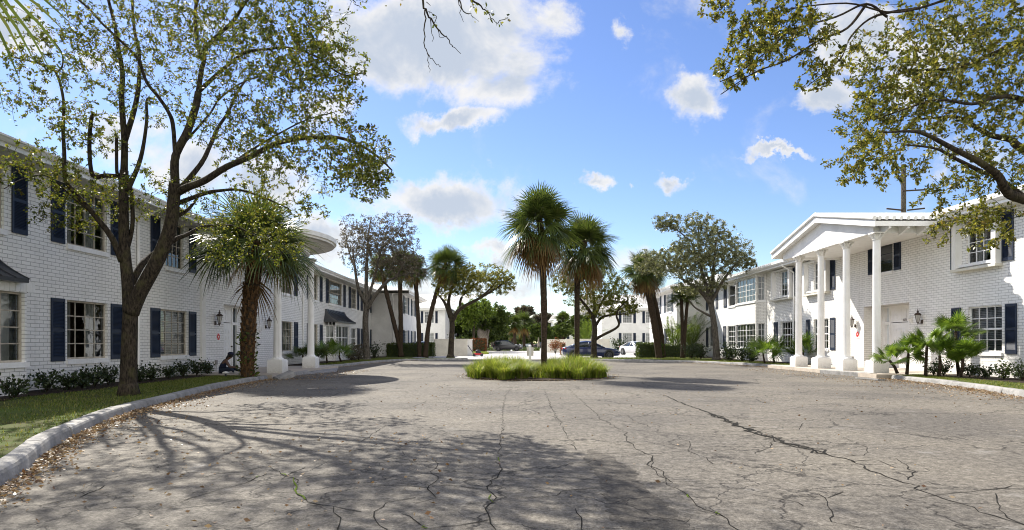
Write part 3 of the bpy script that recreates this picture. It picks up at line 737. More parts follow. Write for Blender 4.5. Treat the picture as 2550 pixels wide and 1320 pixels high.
m = MB()
yy = [g0, pm, g1]; top = lambda y: ez - .09 + (rz - ez) * (1 - abs(y - pm) / (pm - py0))
for x in (cX - .12, cX + .12): m.face([(x, g0, bt), (x, g1, bt), (x, g1, top(g1)), (x, pm, top(pm)), (x, g0, top(g0))])
m.face([(cX - .12, g0, bt), (cX + .12, g0, bt), (cX + .12, g1, bt), (cX - .12, g1, bt)])
for y in (g0, g1): m.face([(cX - .12, y, bt), (cX + .12, y, bt), (cX + .12, y, top(y)), (cX - .12, y, top(y))])
m.build('gable', STUCCO, RB)
m = MB(); m.box(cX + .12, 16.698, g0 + .02, g0 + .24, bt + .003, top(g0) - .03); m.box(cX + .12, 16.698, g1 - .24, g1 - .02, bt + .003, top(g1) - .03); m.box(cX + .13, 16.69, g0 + .24, g1 - .24, bt + .10, bt + .12); m.build('portico_beam', WHITE, RB)
for y in cy: column(cX, y, .12, bt, RB)
# right wing
FWR = Fac((14.2, 0, 0), (0, 1, 0), (-1, 0, 0)); WA = lambda px: 14.2 * 1550 / (px - 1275); aW = 64.2
wj = [(WA(1673), WA(1659), u0, u1), (WA(1643), WA(1634.5), u0, u1), (WA(1670), WA(1656), l0, l1), (WA(1643), WA(1634.5), l0, l1)]
m = MB(); wall(FWR, m, aE, aW, 0, SR, wj, .14)
m.face([(14.2, aE, 0), (26, aE, 0), (26, aE, SR), (14.2, aE, SR)]); m.face([(14.2, aW, 0), (26, aW, 0), (26, aW, SR), (14.2, aW, SR)]); m.face([(26, aE, 0), (26, aW, 0), (26, aW, SR), (26, aE, SR)])
m.build('wing_wall', STUCCO, RB)
for i, (a0, a1, b0, b1) in enumerate(wj): window(FWR, a0, a1, b0, b1, 4, 3, RB, WHITE, 'blind' if i > 1 else None, hung=i < 2)
for p0, p1 in ((1654.5, 1658), (1673.5, 1677), (1630.5, 1633.5), (1644, 1647)):
    for b0, b1 in ((4.07, 5.74), (.93, 2.62)): shutter(FWR, WA(p1), WA(p0), b0, b1, RB)
eave(FWR, aE - .7, aW + .7, SR + .01, .7, RB, back=10)
hip_roof(FWR, aE - .8, aW + .8, .75, -12, SR + .275, 1.75, RB, 'wing_roof')

# ================================================================== far buildings (face the camera)
def far_building(x0, x1, Y, label, holes, zs, depth=22, side=None, rise=2.6, back_to=None):
    F = Fac((0, Y, 0), (1, 0, 0), (0, -1, 0))
    b = thing('apartment_building', label, 'building', ((x0 + x1) / 2, Y, 0))
    hh = [(h[0], h[1], b0, b1) for h in holes for (b0, b1) in zs]
    m = MB(); wall(F, m, x0, x1, 0, 5.7, hh, .15)
    m.face([(x0, Y, 0), (x0, Y + depth, 0), (x0, Y + depth, 5.7), (x0, Y, 5.7)]); m.face([(x1, Y, 0), (x1, Y + depth, 0), (x1, Y + depth, 5.7), (x1, Y, 5.7)])
    m.face([(x0, Y + depth, 0), (x1, Y + depth, 0), (x1, Y + depth, 5.7), (x0, Y + depth, 5.7)])
    m.build('wall', STUCCO, b)
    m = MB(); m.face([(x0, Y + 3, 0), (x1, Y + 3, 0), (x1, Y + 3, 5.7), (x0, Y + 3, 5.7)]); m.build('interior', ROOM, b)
    for h in holes:
        for i, (b0, b1) in enumerate(zs):
            window(F, h[0], h[1], b0, b1, 4, 5 if h[1] - h[0] > .9 else 3, b, WHITE, 'shade' if i == 0 else 'blind', sill=True)
            for s0, s1 in h[2]: shutter(F, s0, s1, b0 - .03, b1 + .03, b)
    eave(F, x0 - .6, x1 + .6, 5.7, .6, b, back=depth)
    hip_roof(F, x0 - .65, x1 + .65, .66, -depth - .6, 5.97, rise, b)
    return b, F
Yf = 83.0
X = lambda px, Y=Yf: (px - CX) / FPX * Y
far_building(X(985), X(1109), Yf, 'white two storey building far back beyond the left wing', [(X(1057.5), X(1080.7), [(X(1048), X(1054)), (X(1084), X(1090))])], [(1.05, 2.6), (3.95, 5.5)])
fb, FF = far_building(X(1499), X(1655), Yf, 'white two storey building far back behind the white car', [(X(1551), X(1574), [(X(1541), X(1547.5)), (X(1577), X(1583.5))]), (X(1608.5), X(1621), [(X(1599.5), X(1606)), (X(1624), X(1630))])], [(1.05, 2.6), (3.95, 5.5)])
fb2, _ = far_building(8.5, 12.5, 128.0, 'small white building seen far off between the trees', [(10.0, 11.2, [(9.4, 9.9), (11.3, 11.8)])], [(1.05, 2.6), (3.95, 5.5)], 8, rise=1.2)

# lanterns and signs on the facades
LGR = 'bronze wall lanterns beside the doors'
lantern(FL, LA(535), 2.02, 'bronze wall lantern between the fluted pilaster and the left door', LGR)
lantern(FL, LA(661), 2.0, 'bronze wall lantern right of the left door beside a column', LGR)
lantern(FR, RA(2297), 2.08, 'bronze wall lantern above the fan palms beside the right door', LGR)
lantern(FR, RA(2131), 2.05, 'bronze wall lantern on the right wall half hidden behind a column', LGR)
hydrant_sign(FL, LA(543), 1.55, 'red cross emblem fire sign left of the shaded left door')
hydrant_sign(FR, RA(2136), 1.72, 'red cross emblem fire sign on the sunlit right wall near the doorway')
for F, a, z, lab in ((FL, LA(647), 1.95, 'round grey vent cover on the wall right of the left door'), ):
    t = MB(); t.lathe(F.P(a, z, 0), [(.14, .002), (.15, .03), (.12, .045), (.11, .03)], 20, (F.A, np.array([0, 0, 1.]), F.N)); props(t.build('wall_vent', TRIM), lab, 'vent')
for F, a, z, lab in ((FL, LA(536.5), .52, 'small grey power outlet box low on the wall behind the seated person'), (FR, RA(2124), .55, 'small grey power outlet box low on the sunlit right wall')):
    t = MB(); t.fbox(F, a - .06, a + .06, z - .09, z + .09, .002, .07); t.fbox(F, a - .045, a + .045, z - .07, z + .07, .07, .078); t.tube([F.P(a, z - .09, .03), F.P(a, z - .35, .03)], .014, 6); props(t.build('outlet_box', CONC), lab, 'outlet box')
# ================================================================== ground
def crom(P, n=8):
    P = [np.array(p, float) for p in P]; Q = [2 * P[0] - P[1]] + P + [2 * P[-1] - P[-2]]; out = []
    for i in range(1, len(Q) - 2):
        a, b, c, d = Q[i - 1:i + 3]
        for t in np.arange(n) / n:
            out.append(.5 * (2 * b + (c - a) * t + (2 * a - 5 * b + 4 * c - d) * t * t + (3 * b - a - 3 * c + d) * t ** 3))
    return out + [P[-1]]
def sheet(name, pts, z, mat, label=None):
    m = MB(); m.face([(p[0], p[1], z) for p in pts])
    return props(m.build(name, mat), kind='structure')
m = MB(); m.face([(-700, -120, -.012), (700, -120, -.012), (700, 1500, -.012), (-700, 1500, -.012)]); props(m.build('ground', FARG), kind='structure')
sheet('road_asphalt', [(-14, -14), (18, -14), (18, 49.5), (-14, 49.5)], 0.0, ASPH)
sheet('driveway_concrete', [(-45, 49.5), (45, 49.5), (45, 78), (10, 78), (8, 150), (-8, 150), (-9, 78), (-45, 78)], 0.0, DRIVE)

KL = crom([(-1.5, -4.5), (-3.2, 1.5), (-4.59, 5.58), (-5.83, 8.03), (-7.0, 11.13), (-7.6, 13.9), (-8.37, 18.15), (-8.72, 22.3)])
KLf = crom([(-10.1, 32.4), (-9.3, 34.2), (-8.95, 39.5), (-7.7, 44.8), (-4.1, 47.3), (-3.4, 48.2)])
KR = crom([(5.4, -4.0), (8.0, 2.5), (10.2, 8.0), (12.2, 14.8), (13.17, 18.15), (13.62, 22.4)])
KRf = crom([(14.1, 31.9), (13.2, 37.2), (11.0, 41.2), (7.5, 44.0), (5.6, 45.2), (5.2, 46.4)])
def kerb(name, P, side, w=.23, h=.14, L=1.35):
    "P = foot line on the road side; side=+1 puts the kerb body on the +normal side"
    P = [np.array([p[0], p[1], 0.]) for p in P]
    d = [0]
    for i in range(1, len(P)): d.append(d[-1] + np.linalg.norm(P[i] - P[i - 1]))
    tot = d[-1]; m = MB()
    def pt(s):
        s = min(max(s, 0), tot); q = np.array([np.interp(s, d, [p[k] for p in P]) for k in range(3)])
        e = np.array([np.interp(min(s + .05, tot), d, [p[k] for p in P]) for k in range(3)]) - np.array([np.interp(max(s - .05, 0), d, [p[k] for p in P]) for k in range(3)])
        e /= np.linalg.norm(e); return q, side * np.array([-e[1], e[0], 0])
    s = 0
    while s < tot - .05:
        e = min(tot, s + L * random.uniform(.8, 1.25)); rows = []; dz = random.uniform(-.008, .008); dx = random.uniform(-.008, .008)
        for q in np.linspace(s, e - .012, 5):
            p, nrm = pt(q)
            rows.append([p + nrm * (u + dx) + np.array([0, 0, v + (dz if v > 0 else 0)]) for u, v in ((0, -.02), (.03, h - .045), (.045, h - .015), (.075, h), (w - .02, h + .004), (w, h - .012), (w, -.02))])
        m.grid(rows, close=True, cap=True); s = e
    return props(m.build(name, CONC), kind='structure')
kerb('left_kerb', KL, 1); kerb('left_far_kerb', KLf, 1); kerb('right_kerb', KR, -1); kerb('right_far_kerb', KRf, -1)
def off(P, o):
    out = []
    for i, p in enumerate(P):
        a, b = P[max(i - 1, 0)], P[min(i + 1, len(P) - 1)]; e = np.array(b) - np.array(a); e = e / np.linalg.norm(e)
        out.append((p[0] - e[1] * o, p[1] + e[0] * o))
    return out
lx = lambda y: -11.6 - .0123 * y
inL, inLf, inR, inRf = off(KL, .22), off(KLf, .22), off(KR, -.22), off(KRf, -.22)
GZ = .125
sheet('left_lawn', [(-16, -4.5)] + inL + [(-9.1, 22.5), (lx(22.5) - .3, 22.5), (lx(3), 3), (-16, 3)], GZ, LAWN)
sheet('left_far_lawn', [(lx(31.6) - .3, 31.6), (-10.4, 31.6)] + inLf + [(-3.4, 49.4), (-8, 49.5), (-8, 54.5), (lx(54) - .3, 54.5)], GZ, LAWN)
sheet('right_lawn', [(22, -4)] + inR[::1][:1] + inR[1:] + [(13.9, 22.6), (16.9, 22.6), (16.9, 6), (22, 6)], GZ, LAWN)
sheet('right_far_lawn', [(16.9, 32.6), (14.4, 32.6)] + inRf + [(5.2, 49.4), (13, 49.5), (13, 53.9), (16.9, 53.9)], GZ, LAWN)
# mulch beds along the walls
sheet('left_mulch', [(lx(3) + .0, 3)] + [(lx(y) + 1.35 + .14 * math.sin(y * 1.7) + .08 * math.sin(y * 4.1), y) for y in np.linspace(3, 22.4, 50)] + [(lx(22.4) - .1, 22.4)], GZ + .01, MULCH)
sheet('right_mulch', [(16.8, 6)] + [(15.55 + .14 * math.sin(y * 1.5) - (0.75 if y > 17.5 else 0), y) for y in np.linspace(6, 22.5, 50)] + [(16.8, 22.5)], GZ + .01, MULCH)
sheet('left_far_mulch', [(lx(31.7) - .1, 31.7)] + [(lx(y) + 1.5 + .2 * math.sin(y), y) for y in np.linspace(31.7, 54, 40)] + [(lx(54) - .1, 54)], GZ + .01, MULCH)
sheet('right_far_mulch', [(16.8, 32.7)] + [(15.2 + .2 * math.sin(y), y) for y in np.linspace(32.7, 53.5, 40)] + [(16.8, 53.5)], GZ + .01, MULCH)
t = MB(); t.box(-12.4, -8.75, 22.7, 31.35, .0, .145); props(t.build('left_portico_pavement', SLAB), kind='structure')
t = MB(); t.box(13.35, 17.6, 22.8, 32.5, .0, .15); props(t.build('right_portico_pavement', SLAB), kind='structure')
t = MB(); t.hexa([(-8.75, 24.5, 0), (-7.9, 28.0, 0), (-8.75, 31.3, 0), (-8.9, 31.3, 0), (-8.75, 24.5, .10), (-8.6, 28, .08), (-8.75, 31.3, .06), (-8.9, 31.3, .06)]); props(t.build('left_apron_pavement', CONC), kind='structure')
def block(name, label, c, L, w, h, rz, tilt=0, roll=0):
    t = thing(name, label, 'kerb block', c, 'loose kerb blocks')
    m = MB(); M = Matrix.Rotation(rz, 3, 'Z') @ Matrix.Rotation(tilt, 3, 'Y') @ Matrix.Rotation(roll, 3, 'X')
    o = np.array(c)
    sec = [(-w / 2, 0), (-w / 2 + .03, h * .8), (-w / 2 + .07, h), (w / 2 - .03, h), (w / 2, h * .9), (w / 2, 0)]
    rows = [[o + np.array(M @ Vector((x, y, z))) for y, z in sec] for x in (-L / 2, -L / 2 + .02, L / 2 - .02, L / 2)]
    m.grid(rows, close=True, cap=True); m.build('block', CONC, t)
g = gp(708, 944); block('kerb_block', 'broken grey kerb block tipped over beside the left portico slab', g + [0, 0, .02], .75, .3, .17, R(62), R(-16), R(14))
g = gp(738, 934); block('kerb_block', 'longer grey kerb block lying flat in front of the left portico slab', g, 1.5, .3, .14, R(88))
g = gp(757, 931); block('kerb_block', 'shortest grey kerb block at the right end of the loose kerb', g, .4, .3, .14, R(80))
g = gp(2130, 937); block('kerb_block', 'long pale kerb block with a dark broken end before the right portico', gp(2110, 935), 3.0, .34, .17, R(98))
g = gp(2183, 944); block('kerb_block', 'flat dark broken kerb piece lying on the asphalt at right', gp(2170, 945.5), 1.1, .4, .05, R(100), 0, R(4))

# cracks traced on the pavement, and the raw seams
def ribbon(mb, px, w0, w1, jit=.05, z=.004, sub=7):
    P = [gp(x, y)[:2] for x, y in px]; Q = []
    for i in range(len(P) - 1):
        n = max(2, int(np.linalg.norm(P[i + 1] - P[i]) / .12)); d = P[i + 1] - P[i]; nn = np.array([-d[1], d[0]]) / (np.linalg.norm(d) + 1e-6)
        for k in range(n):
            t = k / n; Q.append(P[i] + d * t + nn * jit * random.gauss(0, .6) * (1 if k else .3))
    Q.append(P[-1]); L = []; N = len(Q)
    for i, q in enumerate(Q):
        e = Q[min(i + 1, N - 1)] - Q[max(i - 1, 0)]; e = e / (np.linalg.norm(e) + 1e-6); n = np.array([-e[1], e[0]])
        w = (w0 + (w1 - w0) * i / N) * random.uniform(.45, 1.4) / 2
        L.append([(*(q + n * w), z), (*(q - n * w), z)])
    mb.grid(L)
CR = [[(1275, 968), (1258, 985), (1256, 1010), (1250, 1035), (1252, 1060), (1245, 1090), (1247, 1110), (1240, 1140), (1245, 1175), (1238, 1190), (1212, 1212), (1225, 1230), (1230, 1250), (1208, 1268), (1220, 1290), (1235, 1320)],
      [(1355, 968), (1363, 990), (1375, 1020), (1390, 1045), (1405, 1075), (1425, 1100), (1435, 1120)],
      [(1415, 968), (1450, 1000), (1485, 1030), (1495, 1045), (1520, 1055), (1555, 1075), (1560, 1095), (1585, 1120), (1625, 1135), (1612, 1158), (1650, 1175), (1658, 1192), (1675, 1203)],
      [(1620, 1140), (1622, 1165), (1640, 1185), (1655, 1200), (1700, 1225), (1735, 1260), (1790, 1280), (1840, 1322)],
      [(1245, 1174), (1300, 1172), (1350, 1175), (1405, 1178)], [(1085, 1150), (1090, 1160), (1072, 1175), (1090, 1195), (1065, 1218), (1085, 1240), (1035, 1254)],
      [(932, 1275), (960, 1253), (1035, 1240)], [(932, 1275), (935, 1300), (965, 1320)], [(900, 1208), (985, 1210), (1065, 1215), (1110, 1208), (1200, 1218)],
      [(1000, 1280), (1030, 1295), (1062, 1316), (1140, 1310), (1215, 1296)], [(1305, 1240), (1385, 1235), (1395, 1225), (1430, 1220), (1490, 1215)],
      [(1435, 1267), (1445, 1290), (1447, 1320)], [(1600, 1300), (1660, 1292), (1705, 1300)], [(1705, 1270), (1780, 1280), (1800, 1285)],
      [(640, 1200), (700, 1195), (725, 1178), (760, 1165)], [(450, 1252), (500, 1235), (560, 1215), (610, 1205), (640, 1190), (665, 1180)], [(500, 1190), (545, 1180), (600, 1176), (670, 1160)],
      [(670, 1160), (700, 1180), (730, 1190), (735, 1225), (765, 1250), (830, 1262), (900, 1275)],
      [(960, 1060), (900, 1100)], [(2040, 1230), (2060, 1250), (2075, 1285), (2070, 1300), (2130, 1312), (2190, 1325)], [(1990, 1235), (2060, 1240), (2100, 1225)],
      [(2290, 1240), (2360, 1230), (2440, 1222), (2520, 1210)], [(2230, 1142), (2280, 1175), (2260, 1195)], [(1900, 1075), (1990, 1070), (2000, 1055)], [(2100, 1090), (2160, 1115), (2150, 1135), (2110, 1135)],
      [(1700, 1095), (1720, 1105), (1715, 1125), (1760, 1140), (1775, 1155)], [(1880, 1235), (1960, 1245), (2000, 1260)], [(2480, 1230), (2490, 1270), (2510, 1290), (2560, 1310)],
      [(1500, 1100), (1560, 1110), (1640, 1105), (1720, 1112)], [(1490, 1035), (1560, 1034), (1580, 1050), (1620, 1065)], [(1345, 1128), (1420, 1127), (1500, 1130), (1560, 1128), (1640, 1135)], [(1010, 1020), (1060, 1000), (1120, 990)],
      [(560, 1130), (640, 1128), (720, 1140)], [(100, 1260), (200, 1240), (260, 1210)], [(830, 1262), (850, 1290), (840, 1320)]]
mb = MB()
for c in CR: ribbon(mb, c, .007, .010, .028)
props(mb.build('road_cracks', CRACK), kind='structure')
mb = MB()
ribbon(mb, [(1655, 985), (1700, 1005), (1770, 1030)], .02, .05, .03, .0045)
for k in range(4): ribbon(mb, [(1770 + k * 2, 1031), (1850, 1062 + k * 1.5), (1950, 1098 + k * 2), (2060, 1132)], .035, .022, .10, .0046 + k * .0004)
ribbon(mb, [(2060, 1132), (2150, 1160), (2230, 1195), (2300, 1225), (2440, 1275), (2560, 1310)], .022, .014, .05)
for c in ([(1850, 1065), (1800, 1060)], [(1930, 1100), (1890, 1125), (1880, 1130)], [(2000, 1105), (2060, 1098)], [(2120, 1150), (2180, 1145), (2230, 1165)], [(1600, 975), (1655, 985)]): ribbon(mb, c, .012, .010, .04)
props(mb.build('road_seam', CRACK), kind='structure')
mb = MB()
for c in ([(1240, 1140), (1245, 1150)], [(1222, 1232), (1228, 1252)], [(733, 1190), (737, 1222), (760, 1245)], [(640, 1190), (646, 1186)], [(1060, 1310), (1064, 1317)], [(1712, 1232), (1715, 1240)], [(1785, 1276), (1792, 1281)], [(700, 1180), (712, 1184)]): ribbon(mb, c, .016, .016, .03, .0062)
props(mb.build('road_weeds', MOSS), kind='stuff')
SHADED = M_asphalt('shaded_patch', (.62, .61, .6))  # darker asphalt patch, with the shadow band there put into its tint
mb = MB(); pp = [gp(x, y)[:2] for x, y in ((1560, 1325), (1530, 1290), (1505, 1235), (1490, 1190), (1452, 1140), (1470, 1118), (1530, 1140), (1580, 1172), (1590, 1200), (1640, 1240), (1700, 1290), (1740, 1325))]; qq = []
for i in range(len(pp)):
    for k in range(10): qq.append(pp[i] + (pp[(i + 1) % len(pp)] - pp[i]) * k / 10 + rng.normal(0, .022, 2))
mb.face([(*q_, .003) for q_ in qq]); props(mb.build('road_shaded_patch', SHADED), kind='structure')

# ================================================================== plants: generators
def unit(v): return v / (np.linalg.norm(v, axis=-1, keepdims=True) + 1e-9)
def leaf_cards(P, D, L, Wd, seed=0, fold=.25):
    r = np.random.default_rng(seed); n = len(P); D = unit(D)
    U = unit(r.normal(size=(n, 3))); S1 = unit(np.cross(D, U)); N = np.cross(S1, D)
    L = np.asarray(L).reshape(-1, 1); Wd = np.asarray(Wd).reshape(-1, 1)
    b = P; tip = P + D * L; s1 = P + D * L * .5 + S1 * Wd + N * Wd * fold; s2 = P + D * L * .5 - S1 * Wd + N * Wd * fold
    V = np.stack([b, s1, tip, s2], 1).reshape(-1, 3)
    return V, np.arange(4 * n).reshape(-1, 4)
class Tree:
    def __init__(s, name, label, base, bark, leaf, seed, group=None, cat='tree'):
        s.r = np.random.default_rng(seed); s.nodes = []; s.rad = []; s.mb = MB(); s.mb.smooth = True; s.bark = bark; s.leaf = leaf
        s.t = thing(name, label, cat, base, group); s.LP = []; s.LD = []; s.LS = []
    def limb(s, P, r0, r1, n=8, smooth=5, grow=True, wob=.0):
        P = crom([np.array(p, float) for p in P], smooth) if len(P) > 2 else [np.array(p, float) for p in P]
        N = len(P); rr = [r0 + (r1 - r0) * (i / (N - 1)) ** .8 for i in range(N)]
        if wob: P = [p + s.r.normal(0, wob, 3) * (0 if i in (0, N - 1) else 1) for i, p in enumerate(P)]
        s.mb.tube(P, rr, n)
        if grow:
            for p, q in zip(P, rr): s.nodes.append(p); s.rad.append(q)
    def grow(s, tips, leaves=20, size=.07, twig=.010, spread=.22, droop=.15, wide=.42, tail=.55, nseg=5, jit=.07, maxr=9):
        tips = np.array(tips); nd = np.array(s.nodes); rd = np.array(s.rad)
        d0 = np.min(np.linalg.norm(tips[:, None] - nd[None], axis=2), axis=1)
        for k in np.argsort(d0):
            tp = tips[k]
            dd = np.linalg.norm(nd - tp, axis=1) + 6 * np.maximum(0, rd - .12)
            i = int(np.argmin(dd)); a = nd[i]; v = tp - a; L = np.linalg.norm(v)
            if L < .08 or L > maxr: continue
            n = max(2, min(nseg, int(L / .18) + 1)); path = [a]; side = s.r.normal(0, 1, 3); side -= v * (side @ v) / (L * L)
            side *= .12 * L; side[2] += droop * L
            for q in range(1, n + 1):
                t = q / n; path.append(a + v * t + side * math.sin(t * math.pi) + s.r.normal(0, jit * L / n, 3))
            r0 = min(rd[i] * .75, .35 * twig + twig * L * .9); rr = [max(.0036, r0 * (1 - .75 * q / n)) for q in range(n + 1)]
            s.mb.tube(path, rr, 5 if r0 > .012 else 4, cap=False)
            nd = np.vstack([nd, path[1:]]); rd = np.concatenate([rd, rr[1:]])
            m = int(leaves * s.r.uniform(.5, 1.5))
            if m:
                u = 1 - s.r.random(m) * tail; seg = np.minimum((u * n).astype(int), n - 1); f = u * n - seg; pa = np.array(path)
                q = pa[seg] * (1 - f)[:, None] + pa[seg + 1] * f[:, None]
                dr = unit(pa[seg + 1] - pa[seg]) * .5 + s.r.normal(0, .6, (m, 3)) + [0, 0, -.1]
                s.LP.append(q + s.r.normal(0, spread * .35, (m, 3)) * min(1, L)); s.LD.append(dr); s.LS.append(size * s.r.uniform(.65, 1.3, m))
    def done(s, wide=.27):
        s.mb.build('trunk', s.bark, s.t)
        if s.LP:
            P, D, L = np.vstack(s.LP), np.vstack(s.LD), np.concatenate(s.LS)
            V, F = leaf_cards(P, D, L, L * wide, 5); arr_mesh('crown', V, F, s.leaf, s.t)
        return s.t
def ellip(r, n, cx, cy, rx, ry, Y, dep, shell=.0):
    "points in an ellipsoid given by its outline in the photo at depth Y"
    c = at(cx, cy, Y); v = unit(r.normal(size=(n, 3))) * (shell + (1 - shell) * r.random((n, 1)) ** .45)
    return c + v * np.array([rx * Y / FPX, dep, ry * Y / FPX])

# ================================================================== big oak on the left
TY = 14.0
def L3(pts, Y=TY, dz=0.0, dz1=None):
    n = len(pts); e = dz if dz1 is None else dz1
    return [at(x, y, Y + dz + (e - dz) * i / max(1, n - 1)) for i, (x, y) in enumerate(pts)]
T = Tree('oak_tree', 'large forked oak with sparse yellow green leaves on the left lawn', at(320, 982, TY), BARK, OAKL, 11)
sc = TY / FPX * .79
T.limb(L3([(322, 990), (320, 960), (321, 900), (323, 830), (325, 765)]), 27 * sc, 21 * sc, 16)
T.mb.tube(L3([(321, 992), (320, 955)]), [36 * sc, 26 * sc], 14)
T.limb(L3([(323, 790), (318, 700), (312, 640), (308, 560), (308, 480), (309, 425)], dz=0, dz1=.2), 20 * sc, 13 * sc, 12)
T.limb(L3([(326, 780), (345, 735), (385, 662), (413, 600), (428, 545), (433, 490), (436, 455)], dz=0, dz1=-.3), 24 * sc, 17 * sc, 14)
T.limb(L3([(309, 430), (310, 352), (303, 254), (305, 182), (296, 127), (285, 60), (262, -30)], dz=.2, dz1=-.4), 11 * sc, 4 * sc, 10)
T.limb(L3([(311, 350), (335, 271), (346, 204), (346, 127), (335, 76), (330, 0), (340, -60)], dz=.1, dz1=.9), 9 * sc, 3 * sc, 8)
T.limb(L3([(305, 440), (263, 437), (232, 438), (223, 382), (225, 314), (232, 280)], dz=.2, dz1=-.5), 8 * sc, 5 * sc, 8)
T.limb(L3([(296, 436), (291, 424), (290, 335)], dz=.2, dz1=-.1), 6 * sc, 4.5 * sc, 7)
T.limb(L3([(304, 652), (277, 590), (233, 533), (187, 480), (163, 447), (160, 380), (157, 320), (158, 250), (140, 182), (106, 161), (25, 140)], dz=0, dz1=-1.4), 10 * sc, 2 * sc, 8)
T.limb(L3([(140, 182), (155, 165), (153, 130), (120, 85)], dz=-1.2, dz1=-1.4), 3 * sc, 1.5 * sc, 6)
T.limb(L3([(318, 475), (350, 395), (365, 305), (366, 250), (385, 245)], dz=.1, dz1=.6), 8 * sc, 3 * sc, 8)
T.limb(L3([(436, 460), (437, 390), (467, 327), (488, 263), (494, 229)], dz=-.3, dz1=-.5), 13 * sc, 10 * sc, 10)
T.limb(L3([(494, 229), (501, 178), (507, 148), (492, 110), (486, 34), (494, -10), (505, -70)], dz=-.5, dz1=0), 8 * sc, 4 * sc, 8)
T.limb(L3([(507, 148), (515, 115), (556, 76), (585, 47), (625, -10), (720, -90)], dz=-.4, dz1=-2.2), 7 * sc, 3 * sc, 8)
T.limb(L3([(494, 229), (530, 195), (564, 165), (611, 131), (662, 123), (721, 119), (785, 140), (850, 185), (905, 182)], dz=-.5, dz1=-2.8), 7 * sc, 1.5 * sc, 8)
T.limb(L3([(437, 400), (431, 314), (420, 280), (395, 242), (365, 204), (345, 150), (314, 115), (255, 59), (221, 21), (170, -20)], dz=-.3, dz1=-1.6), 7 * sc, 2.5 * sc, 8)
T.limb(L3([(462, 352), (522, 284), (547, 246), (607, 204), (680, 190), (770, 230)], dz=-.3, dz1=.8), 4 * sc, 1.5 * sc, 7)
T.limb(L3([(440, 480), (468, 466), (509, 450), (564, 416), (624, 390), (679, 361), (738, 346), (806, 342), (849, 344), (904, 365), (946, 395), (976, 424)], dz=-.2, dz1=-2.6), 13 * sc, 2 * sc, 10)
T.limb(L3([(450, 470), (501, 407), (522, 365), (543, 318), (568, 280), (594, 225), (640, 165)], dz=0, dz1=1.4), 9 * sc, 3 * sc, 8)
T.limb(L3([(564, 416), (640, 365), (700, 330), (760, 300), (830, 280)], dz=-.8, dz1=-.3), 4 * sc, 1.5 * sc, 7)
T.limb(L3([(445, 505), (513, 481), (546, 475), (595, 473), (654, 491), (720, 520)], dz=0, dz1=.6), 8 * sc, 2 * sc, 8)
T.limb(L3([(327, 705), (353, 660), (377, 637), (436, 597), (467, 584), (501, 566), (536, 562), (585, 564), (640, 590)], dz=.2, dz1=2.6), 12 * sc, 3 * sc, 9)
T.limb(L3([(312, 640), (330, 560), (327, 470)], dz=.1, dz1=.3), 7 * sc, 6 * sc, 7)
T.limb(L3([(233, 533), (190, 500), (120, 440), (60, 445), (10, 470)], dz=-.2, dz1=-1.8), 3 * sc, 1.2 * sc, 6)
T.limb(L3([(430, 545), (470, 520), (500, 480)], dz=0, dz1=.4), 8 * sc, 3 * sc, 7)
tips = []
for n, cx, cy, rx, ry, dz, dp in ((150, 420, 40, 250, 95, 0, 1.8), (150, 640, 110, 220, 110, -.4, 1.6), (95, 350, 180, 160, 120, 0, 1.4), (55, 180, 110, 110, 90, -1, 1.2), (95, 800, 150, 110, 90, -1, 1.1),
        (105, 720, 240, 180, 90, -.2, 1.5), (95, 760, 390, 190, 75, -1.2, 1.4), (60, 905, 390, 75, 75, -2, .9), (65, 120, 430, 120, 60, -1.2, 1.0), (70, 260, 500, 130, 55, 0, 1.0), (90, 590, 550, 120, 60, 1.8, 1.0),
        (55, 420, 480, 110, 60, 0, 1.0), (55, 600, 340, 120, 70, 0, 1.3), (36, 110, 260, 80, 100, -1.2, .9), (16, 70, 150, 50, 40, -1.4, .5), (60, 690, 610, 60, 50, 2.4, .7), (110, 470, -60, 330, 80, 0, 1.8), (40, 230, 330, 70, 60, -.2, .7), (34, 560, 630, 90, 40, 2.2, .6), (60, 760, -130, 260, 90, -1.2, 1.6), (40, 640, 20, 160, 60, -1.5, 1.0), (45, 650, 480, 110, 40, .4, .7), (30, 760, 520, 60, 40, .4, .6), (40, 900, 450, 80, 50, -2.2, .7), (30, 160, 560, 80, 40, -.3, .7)):
    tips.append(ellip(T.r, int(n * (3.1 if cy < 470 else 1.9)), cx, cy, rx * 1.06, ry * 1.06, TY + dz - (.9 if cy < 300 else 0) - (1.1 if cx > 560 and cy < 450 else 0), dp * 1.55))
T.grow(np.vstack(tips), 14, .060, .011, .30, tail=.75)
T.done()

# ================================================================== right foreground oak (trunk outside the frame)
RY = 8.5
T = Tree('oak_tree', 'oak reaching in from the right edge with dense olive foliage overhead', (11.6, 8.6, .12), BARK, OAKY, 12)
sc = RY / FPX
T.limb([(11.6, 8.6, .0), (11.4, 8.7, 1.2), (10.9, 8.7, 2.4)], .30, .24, 14)
T.limb([(10.9, 8.7, 2.3), (9.4, 8.6, 2.8)] + L3([(2800, 560), (2550, 496), (2506, 475), (2485, 437), (2438, 403), (2379, 373), (2306, 335), (2264, 327), (2200, 330)], RY, 0, -.9), .10, 1.8 * sc, 12)
T.limb(L3([(2560, 500), (2480, 440), (2440, 425), (2379, 395), (2330, 370), (2250, 360)], RY, .2, -.4), 8 * sc, 2 * sc, 8)
T.limb([(10.9, 8.7, 2.3), (9.6, 9.2, 3.2)] + L3([(2750, 470), (2550, 373), (2518, 348), (2463, 335), (2387, 293), (2336, 293), (2260, 300)], RY, .8, 1.2), .10, 2 * sc, 10)
T.limb([(10.9, 8.7, 2.3), (9.9, 8.2, 4.2)] + L3([(2700, 330), (2550, 250), (2485, 242), (2421, 259), (2330, 250), (2200, 290)], RY, -.3, -.5), .06, 1.5 * sc, 8)
